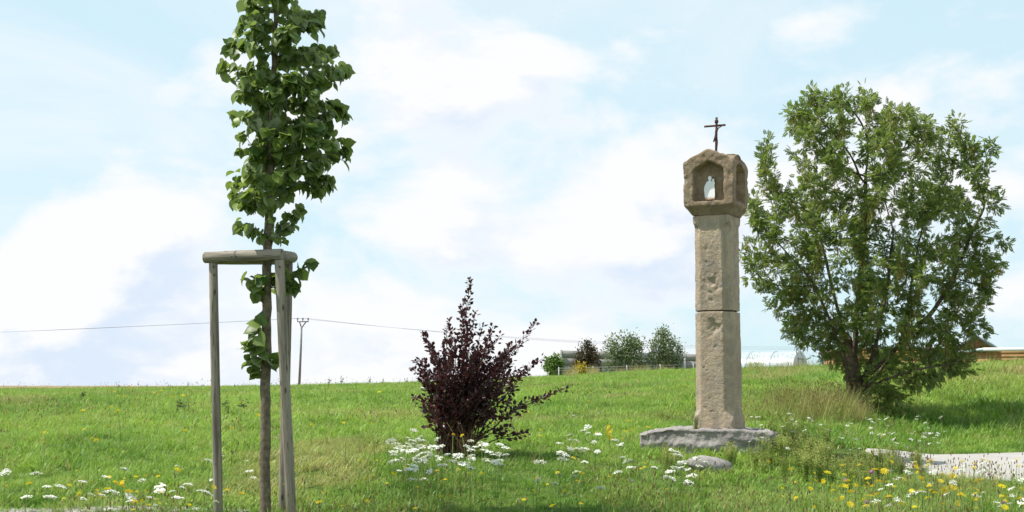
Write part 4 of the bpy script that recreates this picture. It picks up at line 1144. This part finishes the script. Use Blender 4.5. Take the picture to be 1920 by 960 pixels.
# wooden buildings behind the ash tree
M_board = plain_mat('orange_boards', (0.40, 0.23, 0.105), 0.8, 0.2, 0, 0.25, 1.5)
M_boardr = plain_mat('red_boards', (0.33, 0.15, 0.085), 0.8, 0.2, 0, 0.25, 1.5)
M_roof = plain_mat('pale_metal_roof', (0.40, 0.47, 0.52), 0.5, 0.4, 0.2, 0.1)
M_roofd = plain_mat('brown_roof', (0.12, 0.07, 0.05), 0.8, 0.2)
M_whitep = plain_mat('white_paint', (0.75, 0.75, 0.74), 0.6, 0.3, 0, 0.05)
m, nt, o = mat('window_glass'); N(nt).bsdf(o, (0.05, 0.06, 0.07), 0.08, 0.6); M_glass = m
def building(name, label, cat, pxl, pxr, pye, Y, depth, boards, roofm, gable=None, zbase=None, overhang=0.25):
    a, b = at(pxl, pye, Y), at(pxr, pye, Y); g0 = gz((a.x + b.x) / 2, Y)
    root = empty(name, (a.x, Y, g0)); tag(root, label, cat)
    w = b.x - a.x; h = a.z - g0
    Geo().box((0, 0, -0.3), (w, depth, h)).build('wall', boards, root)
    gb = Geo(); k = int((h + 0.2) / 0.18)
    for j in range(k): gb.box((-0.015, -0.03, h - (j + 1) * 0.18 + 0.012), (w + 0.015, -0.002, h - j * 0.18))
    q = gb.build('boards', boards, root); q['kind'] = 'stuff'
    if gable is None:
        Geo().box((-overhang, -overhang, h + 0.003), (w + overhang, depth + overhang, h + 0.13)).build('roof', roofm, root)
        Geo().box((-overhang, -overhang - 0.03, h - 0.02), (w + overhang, -overhang - 0.002, h + 0.15)).build('fascia', M_whitep if roofm is M_roof else roofm, root)
    else:
        gr = gable
        V = [(0, 0, h), (w, 0, h), (w / 2, 0, h + gr), (0, depth, h), (w, depth, h), (w / 2, depth, h + gr)]
        build('gable', V, [np.array([(0, 1, 2), (4, 3, 5)])], boards, root)
        sl = math.hypot(w / 2, gr); nx_, nz_ = gr / sl, (w / 2) / sl; t_ = 0.12; ov = 0.4; k1 = 1 + ov / sl
        for s in (-1, 1):
            e0 = np.array([w / 2, h + gr]); e1 = e0 + np.array([s * w / 2, -gr]) * k1; of = np.array([s * nx_, nz_]) * t_
            off = np.array([0, 0.004])
            prof = [e0 + off, e1 + off, e1 + of + off, e0 + of + off]
            V = [(q_[0], y, q_[1]) for y in (-0.4, depth + 0.4) for q_ in prof]
            build('roof', V, np.array([(0, 1, 2, 3), (7, 6, 5, 4), (0, 4, 5, 1), (1, 5, 6, 2), (2, 6, 7, 3), (3, 7, 4, 0)]), roofm, root)
    return root, w, h
hs, w, h = building('wooden_house', 'low orange brown board house glimpsed behind the ash tree', 'house', 1592, 1815, 658, 74, 6, M_board, M_roofd)
for px in (1650, 1755):
    c_ = at(px, 671, 74); fx = c_.x - hs.location.x; fz = c_.z - hs.location.z
    wd = empty('window', (fx, -0.03, fz)); wd.parent = hs
    g = Geo().box((-0.5, -0.06, -0.35), (-0.43, 0, 0.35)); g.box((0.43, -0.06, -0.35), (0.5, 0, 0.35)); g.box((-0.429, -0.06, 0.28), (0.429, 0, 0.35)); g.box((-0.429, -0.06, -0.35), (0.429, 0, -0.28)); g.box((-0.03, -0.055, -0.279), (0.03, 0, 0.279)); g.build('frame', M_whitep, wd)
    for s in (-1, 1): o = Geo().box((-0.2, -0.03, -0.28), (0.2, -0.01, 0.28)).build('pane', M_glass, wd); o.location = (s * 0.231, 0, 0)
building('board_shed', 'long low shed with orange board wall and pale roof on the bank', 'shed', 1850, 2010, 658, 70, 4, M_board, M_roof)
gh, w, h = building('gabled_house', 'red brown board house with pale sloping roof edge', 'house', 1790, 1864, 655, 80, 7, M_boardr, M_roof, gable=0.78)

# ------------------------------------------------------------------ power line
PD = 180.0
M_pole = plain_mat('concrete_pole', (0.20, 0.20, 0.20), 0.9, 0.2); M_wire = plain_mat('cable', (0.32, 0.37, 0.46), 0.6, 0.3, 0.2)
pb = at(562, 720, PD); pz = gz(pb.x, PD); up_ = empty('utility_pole', (pb.x, PD, pz)); tag(up_, 'distant power pole with three pronged head on the horizon', 'utility pole')
ht = lambda y: at(562, y, PD).z - pz
xo = lambda px: (px - 562) / F * PD
Geo().tube([(xo(561), 0, -0.3), (xo(563), 0, ht(660)), (xo(564), 0, ht(612))], [0.17, 0.14, 0.11], 10).build('pole', M_pole, up_, smooth=True)
for s in (-1, 1): Geo().tube([(xo(564), 0, ht(615)), (xo(566 + s * 6), 0, ht(603.5))], 0.08, 6).build('strut', M_pole, up_)
Geo().box((xo(555.5), -0.08, ht(604)), (xo(577), 0.08, ht(602))).build('crossarm', M_pole, up_)
for px in (556.3, 566, 576): Geo().tube([(xo(px), 0, ht(602)), (xo(px), 0, ht(599.5)), (xo(px), 0, ht(599)), (xo(px), 0, ht(596))], [0.05, 0.05, 0.11, 0.1], 8).build('insulator', M_pole, up_)
labs = ['front', 'middle', 'rear']
for k, px in enumerate((556.3, 566, 576)):
    s0 = at(px, 596.5, PD)
    for side, (ex, ey, eY, midy) in (('left', (-420 - k * 12, 637 + k * 0.6, 190, 3.0)), ('right', (1600 + k * 14, 650 + k * 2, 215, 16 + 1.5 * k))):
        e = at(ex, ey, eY); t = np.linspace(0, 1, 40)[:, None]
        C = np.array(s0) * (1 - t) + np.array(e) * t; C[:, 2] -= (4 * t * (1 - t))[:, 0] * midy / F * 190
        o = Geo().tube(C - C[0], 0.012, 4).build('power_line_wire', M_wire, None); o.location = C[0]
        tag(o, f'{("upper", "middle", "lower")[k]} of the three thin wires running {"left to the picture edge" if side == "left" else "right towards the far bushes"} from the pole', 'wire', 'power line wires')

# ------------------------------------------------------------------ flowers and herbs
M_green = plain_mat('stem_green', (0.15, 0.22, 0.06), 0.7)
M_white = leaf_mat('white_floret', (0.78, 0.78, 0.72), (0.70, 0.71, 0.62), None, 0.25, (0.8, 0.8, 0.7), 0.7, 0.2)
M_cream = leaf_mat('cream_floret', (0.50, 0.50, 0.33), (0.60, 0.60, 0.46), None, 0.25, None, 0.7, 0.2)
M_yellow = leaf_mat('yellow_petal', (0.80, 0.66, 0.015), (0.78, 0.55, 0.012), None, 0.25, None, 0.6, 0.2)
M_pink = leaf_mat('pink_floret', (0.45, 0.16, 0.32), (0.36, 0.12, 0.28), None, 0.25, None, 0.7, 0.2)
def umbel_mesh(name, rad, nfl, mtl, dome=0.25):
    V, T = [], []; k = 0
    for i in range(nfl):
        q = math.sqrt((i + 0.5) / nfl); a = i * 2.39996 + rng.normal(0, 0.15)
        c = np.array([math.cos(a) * q * rad, math.sin(a) * q * rad, -dome * rad * q * q + rng.normal(0, 0.08) * rad])
        rr = rad * rng.uniform(0.15, 0.24); tl = rng.normal(0, 0.3, 2)
        V.append(c + (0, 0, rr * 0.45)); m = 7
        for j in range(m):
            b = j * 6.283 / m; e = rr * rng.uniform(0.75, 1.15); V.append(c + np.array([math.cos(b) * e, math.sin(b) * e, tl[0] * math.cos(b) * e + tl[1] * math.sin(b) * e]))
        T += [(k, k + 1 + j, k + 1 + (j + 1) % m) for j in range(m)]; k += m + 1
    return build(name, V, np.array(T), mtl, link=False)
def stem_mesh(h, rad=None, n=4):
    g = Geo(); g.tube([(0, 0, -0.03), (0.01, 0, -0.03 + h * 0.5), (0, 0, h)], [0.0028, 0.0022, 0.0016], n)
    if rad:
        for i in range(7):
            a = i * 0.9; g.tube([(0, 0, h - rad * 0.7), (math.cos(a) * rad * 0.7, math.sin(a) * rad * 0.7, h - 0.004)], 0.0009, 3, caps=False)
    return g.build('stem', M_green, link=False)
umb = [umbel_mesh('umbel', r_, nf, mm_) for r_, nf, mm_ in ((0.040, 26, M_white), (0.034, 22, M_white), (0.045, 30, M_white), (0.032, 20, M_cream))]
yar = [umbel_mesh('flower_head', r_, nf, M_white, 0.15) for r_, nf in ((0.024, 14), (0.030, 16))]
def daisy(name, rad, mtl, np_=13):
    V, T = [], []; k = 0
    for ring, (r_, z_) in enumerate(((1.0, 0.0), (0.6, 0.006))):
        for j in range(np_):
            a = j * 6.283 / np_ + ring * 0.2; w = 3.6 / np_
            p = lambda rr, aa, zz: (math.cos(aa) * rr, math.sin(aa) * rr, zz)
            V += [p(0.1 * rad, a, z_), p(0.75 * rad * r_, a - w / 2, z_ + 0.004), p(rad * r_ * rng.uniform(0.9, 1.1), a, z_ + 0.003), p(0.75 * rad * r_, a + w / 2, z_ + 0.004)]
            T += [(k, k + 1, k + 2), (k, k + 2, k + 3)]; k += 4
    return build(name, V, np.array(T), mtl, link=False)
yel = [daisy('flower_head', r_, M_yellow) for r_ in (0.019, 0.023, 0.016)]
bm = bmesh.new(); bmesh.ops.create_icosphere(bm, subdivisions=2, radius=0.016)
for v in bm.verts: v.co *= rng.uniform(0.8, 1.15)
clo = bpy.data.meshes.new('flower_head'); bm.to_mesh(clo); bm.free(); clo.materials.append(M_pink)
stems = {}
def flower(name, label, cat, group, px, py, heads, h, whole, tilt=0.25, rays=False, headname='flower_head', hi=70.0, s=1.0):
    p = on_ground(px, py, h * s, 9.6, hi)
    if p is None: return None
    key = (round(h, 2), rays)
    if key not in stems: stems[key] = stem_mesh(round(h, 2), 0.035 if rays else None)
    root = empty(name, p, rng.uniform(0, 6.28)); tag(root, label, cat, group); root.scale = (s, s, s); PATCH.setdefault((label, group), []).append((px, py, root))
    root.rotation_euler = (rng.normal(0, 0.06), rng.normal(0, 0.06), rng.uniform(0, 6.28))
    put('stem', stems[key], root)
    o = put(headname, heads[int(rng.integers(0, len(heads)))], root, (0, 0, round(h, 2)))
    o.rotation_euler = (rng.normal(0, tilt), rng.normal(0, tilt), 0); q = rng.uniform(0.6, 1.3); o.scale = (q, q, q)
    return root
PATCH = {}
def place_labels():
    for (lab, grp), L in PATCH.items():
        xs_ = np.array([q[0] for q in L]); ys_ = np.array([q[1] for q in L])
        a, b = np.quantile(xs_, [0.33, 0.67]); c = np.median(ys_)
        for x_, y_, o_ in L:
            o_['label'] = lab + ', ' + ('nearer ' if y_ > c else 'farther ') + ('left' if x_ < a else ('middle' if x_ < b else 'right')) + ' part of that patch'
def R2(*b): return rng.uniform(b[0], b[1]), rng.uniform(b[2], b[3])
# white umbels below the purple shrub
G = 'white wild carrot below the purple shrub'
for i in range(104):
    if i < 66: px, py = rng.normal(778, 30), rng.normal(853, 19)
    elif i < 94: px, py = rng.normal(885, 36), rng.normal(850, 13)
    else: px, py = R2(760, 960, 835, 890)
    flower('wild_carrot', 'white wild carrot umbel below the purple shrub', 'flower', G, px, py, umb, rng.choice([0.26, 0.34, 0.42]), None, 0.22, True, 'umbel')
G = 'white wild carrot between shrub and slab'
for i in range(34):
    px, py = (rng.normal(1085, 28), rng.normal(825, 20)) if i < 20 else R2(1000, 1190, 790, 920)
    flower('wild_carrot', 'white wild carrot umbel between shrub and slab', 'flower', G, px, py, umb, rng.choice([0.2, 0.28, 0.34]), None, 0.25, True, 'umbel')
G = 'white wild carrot in front of the slab'
for i in range(28):
    px, py = (rng.normal(1282, 22), rng.normal(868, 10)) if i < 14 else R2(1140, 1310, 845, 915)
    flower('wild_carrot', 'white wild carrot umbel before the stone slab', 'flower', G, px, py, umb[:3], rng.choice([0.2, 0.28]), None, 0.25, True, 'umbel')
G = 'white wild carrot near the wooden stakes'
for i in range(44):
    px, py = R2(0, 480, 850, 955) if i < 28 else (rng.normal(250, 70), rng.normal(930, 14))
    flower('wild_carrot', 'white wild carrot umbel around the wooden stakes', 'flower', G, px, py, umb, rng.choice([0.16, 0.22, 0.28]), None, 0.2, True, 'umbel')
G = 'white yarrow below the ash tree'
for i in range(78):
    px, py = R2(1470, 1780, 775, 845) if i < 62 else R2(1395, 1500, 765, 830)
    flower('yarrow', 'small white yarrow between column and ash', 'flower', G, px, py, yar, rng.choice([0.16, 0.22]), None, 0.25, False)
G = 'pale yarrow beside the lane'
for i in range(48):
    px, py = R2(1640, 1915, 875, 950) if i < 38 else R2(1700, 1900, 860, 890)
    flower('yarrow', 'pale yarrow in front of the lane', 'flower', G, px, py, yar, rng.choice([0.22, 0.3]), None, 0.25, False, s=1.1)
# yellow hawkbits
G = 'yellow flowers in the verge before the lane'
for i in range(130):
    px, py = R2(1440, 1915, 862, 957) if i < 100 else (rng.normal(1750, 60), rng.normal(905, 20))
    flower('yellow_hawkbit', 'yellow flower in front of the lane', 'flower', G, px, py, yel, rng.choice([0.2, 0.28, 0.34]), None, 0.35, False, s=1.25)
G = 'yellow flowers around the wooden stakes'
for i in range(48):
    px, py = (rng.normal(260, 50), rng.normal(915, 20)) if i < 34 else R2(0, 640, 870, 955)
    flower('yellow_hawkbit', 'yellow flower around the wooden stakes', 'flower', G, px, py, yel, rng.choice([0.2, 0.26]), None, 0.35, False, s=1.2)
G = 'yellow flowers in the middle foreground'
for i in range(40):
    px, py = R2(650, 1280, 862, 957)
    flower('yellow_hawkbit', 'yellow flower below shrub and column', 'flower', G, px, py, yel, rng.choice([0.16, 0.22]), None, 0.35, False, s=1.1)
G = 'tiny yellow flowers across the far meadow'
for i in range(56):
    px, py = (R2(180, 400, 724, 745) if i < 16 else R2(0, 1290, 735, 830))
    flower('yellow_hawkbit', 'tiny yellow flower high on the meadow', 'flower', G, px, py, yel, rng.choice([0.2, 0.3]), None, 0.35, False, s=1.35)
G = 'pink clover in the right foreground'
for i in range(5):
    px, py = [(1885, 945), (1623, 945), (1584, 902), (1634, 886), (1855, 890), (1700, 892), (1745, 915), (1840, 905), (1868, 902)][i]
    flower('red_clover', 'pink clover head in front of the lane', 'flower', G, px, py, [clo], 0.26, None, 0.1, False, s=0.95)
# orange yellow spike left of the slab
p = on_ground(1142, 850)
mul = empty('mullein_plant', p); tag(mul, 'orange yellow flower spike standing just left of the stone slab', 'plant')
g = Geo().tube([(0, 0, -0.03), (0.01, 0, 0.28)], [0.005, 0.003], 5); g.build('stem', M_green, mul)
for i in range(12):
    o = put('flower_head', yel[i % 3], mul, (rng.normal(0, 0.018), rng.normal(0, 0.018), 0.14 + i * 0.013)); o.rotation_euler = (rng.uniform(0.6, 1.5), 0, rng.uniform(-1.5, 1.5)); o.scale = (1.2, 1.2, 1.2)

# bedstraw herbs round the slab
M_herb = leaf_mat('bedstraw_leaf', (0.16, 0.25, 0.042), (0.27, 0.34, 0.075), None, 0.4, (0.3, 0.4, 0.08), 0.6, 0.2)
M_panicle = leaf_mat('bedstraw_panicle', (0.48, 0.48, 0.15), (0.40, 0.40, 0.13), None, 0.35, None, 0.8, 0.1)
herbs = []
ht_ = np.array([(0, 0, 0), (-.12, .5, .03), (0, 1, -.05), (.12, .5, .03)], float); hf_ = [np.array([(0, 1, 2), (0, 2, 3)])]
for v_ in range(5):
    g = Geo(); PP, DD, PK = [], [], []
    for s in range(13):
        a = rng.uniform(0, 6.28); ln = rng.uniform(0.05, 0.42); L = rng.uniform(0.22, 0.44)
        p0 = np.array([rng.normal(0, 0.035), rng.normal(0, 0.035), -0.02]); d = np.array([math.cos(a) * ln, math.sin(a) * ln, 1.0]); d /= np.linalg.norm(d); p2 = p0 + d * L
        g.tube([p0, (p0 + p2) / 2 + (0, 0, 0.015), p2], [0.0026, 0.002, 0.001], 3, caps=False)
        for w_ in np.arange(0.12, 0.95, 0.085):
            for k in range(6):
                b = rng.uniform(0, 6.28); PP.append(p0 + d * L * w_); DD.append((math.cos(b), math.sin(b), rng.uniform(0.0, 0.8)))
        for k in range(16): PK.append(p2 + np.array([rng.normal(0, 0.016), rng.normal(0, 0.016), rng.uniform(-0.09, 0.02)]))
    PP, DD, PK = np.array(PP), unit(np.array(DD)), np.array(PK)
    sm = g.build('stems', M_green, link=False)
    V, fs = leaf_batch(PP, frames(DD, unit(np.array([0, 0, 1.0]) + rng.normal(0, .3, DD.shape))), rng.uniform(0.022, 0.04, len(PP)), ht_ * (1.5, 1, 1), hf_)
    lm = build('leaves', V, fs, M_herb, attrs={'tint': np.repeat(rng.uniform(0, 1, len(PP)), 4)}, link=False)
    V, fs = leaf_batch(PK, frames(unit(rng.normal(0, 1, PK.shape)), unit(rng.normal(0, 1, PK.shape))), rng.uniform(0.010, 0.018, len(PK)), ht_ * (4, 1, 1), hf_)
    km = build('flower_panicle', V, fs, M_panicle, attrs={'tint': np.repeat(rng.uniform(0, 1, len(PK)), 4)}, link=False)
    herbs.append((sm, lm, km))
def herb(px, py, s, label, group, dark=False, p=None):
    p = p or on_ground(px, py)
    if p is None: return
    root = empty('bedstraw_plant', p, rng.uniform(0, 6.28)); tag(root, label, 'plant', group); PATCH.setdefault((label, group), []).append((px, py, root)); root.scale = (s, s, s)
    v_ = herbs[int(rng.integers(0, 5))]
    for nm, me in zip(('stems', 'leaves', 'flower_panicle'), v_):
        o = put(nm, me, root); o['kind'] = 'stuff'
for i in range(16): herb(*R2(1205, 1450, 862, 895), rng.uniform(0.35, 0.6), 'leafy bedstraw along the slab front', 'bedstraw in front of the slab')
for i in range(28): herb(rng.normal(1508, 36), rng.normal(866, 22), rng.uniform(0.5, 0.85), 'pale bedstraw past the right slab end', 'bedstraw right of the slab')
for i in range(20): herb(*R2(1560, 1680, 868, 925), rng.uniform(0.35, 0.65), 'bedstraw between slab and lane end', 'bedstraw towards the lane')
for i in range(16): herb(*R2(1655, 1725, 866, 897), rng.uniform(0.3, 0.55), 'small bedstraw at the lane end', 'bedstraw at the lane end')
# weed on the slab at the column's foot
wp = at(1305, 800, SD - 0.24); wd_ = empty('slab_weed', (wp.x, SD - 0.24, slab_top.z - 0.015)); tag(wd_, 'small reddish green weed rooted on the slab at the column foot', 'plant'); wd_.scale = (0.42, 0.42, 0.45)
M_redseed = leaf_mat('red_weed', (0.16, 0.09, 0.05), (0.12, 0.075, 0.05), None, 0.3)
for nm, me in zip(('stems', 'leaves', 'seed_heads'), herbs[1]):
    if nm == 'seed_heads': me = me.copy(); me.materials.clear(); me.materials.append(M_redseed)
    o = put(nm, me, wd_); o['kind'] = 'stuff'
# larger weeds standing above the brow line
M_weed = leaf_mat('meadow_weed', (0.07, 0.13, 0.03), (0.12, 0.18, 0.045), None, 0.35)
weeds = []
for v_ in range(3):
    g = Geo(); PP, DD = [], []
    for s in range(3):
        p2 = np.array([rng.normal(0, 0.12), rng.normal(0, 0.12), rng.uniform(0.45, 0.75)]); g.tube([(0, 0, -0.03), p2 / 2, p2], [0.006, 0.005, 0.003], 4)
        for k in range(12): PP.append(p2 * rng.uniform(0.3, 1.0) + rng.normal(0, 0.02, 3)); DD.append((rng.normal(), rng.normal(), rng.uniform(-0.2, 0.6)))
    PP, DD = np.array(PP), unit(np.array(DD)); V, fs = leaf_batch(PP, frames(DD, unit(np.array([0, 0, 1.0]) + rng.normal(0, .4, DD.shape))), rng.uniform(0.08, 0.16, len(PP)), ht_ * (2.6, 1, 1), hf_)
    weeds.append((g.build('stems', M_green, link=False), build('leaves', V, fs, M_weed, attrs={'tint': np.repeat(rng.uniform(0, 1, len(PP)), 4)}, link=False)))
for i, px in enumerate((221, 352, 440, 615, 640, 693, 717, 762)):
    p = at(px, 725, 57 + rng.uniform(-3, 2)); root = empty('meadow_weed', (p.x, p.y, gz(p.x, p.y)), rng.uniform(0, 6)); s = rng.uniform(0.35, 0.6); root.scale = (s, s, s)
    tag(root, 'small leafy weed sticking up above the meadow brow against the sky', 'plant', 'weeds on the brow')
    for nm, me in zip(('stems', 'leaves'), weeds[i % 3]): o = put(nm, me, root); o['kind'] = 'stuff'
for i, (px, py) in enumerate(((330, 778), (345, 776), (155, 752), (430, 780), (455, 776))):
    p = on_ground(px, py); root = empty('meadow_weed', p, i); root.scale = (0.5, 0.5, 0.38); tag(root, 'darker leafy weed clump in the open meadow left of the linden', 'plant', 'weeds in the left meadow')
    for nm, me in zip(('stems', 'leaves'), weeds[i % 3]): o = put(nm, me, root); o['kind'] = 'stuff'

place_labels()
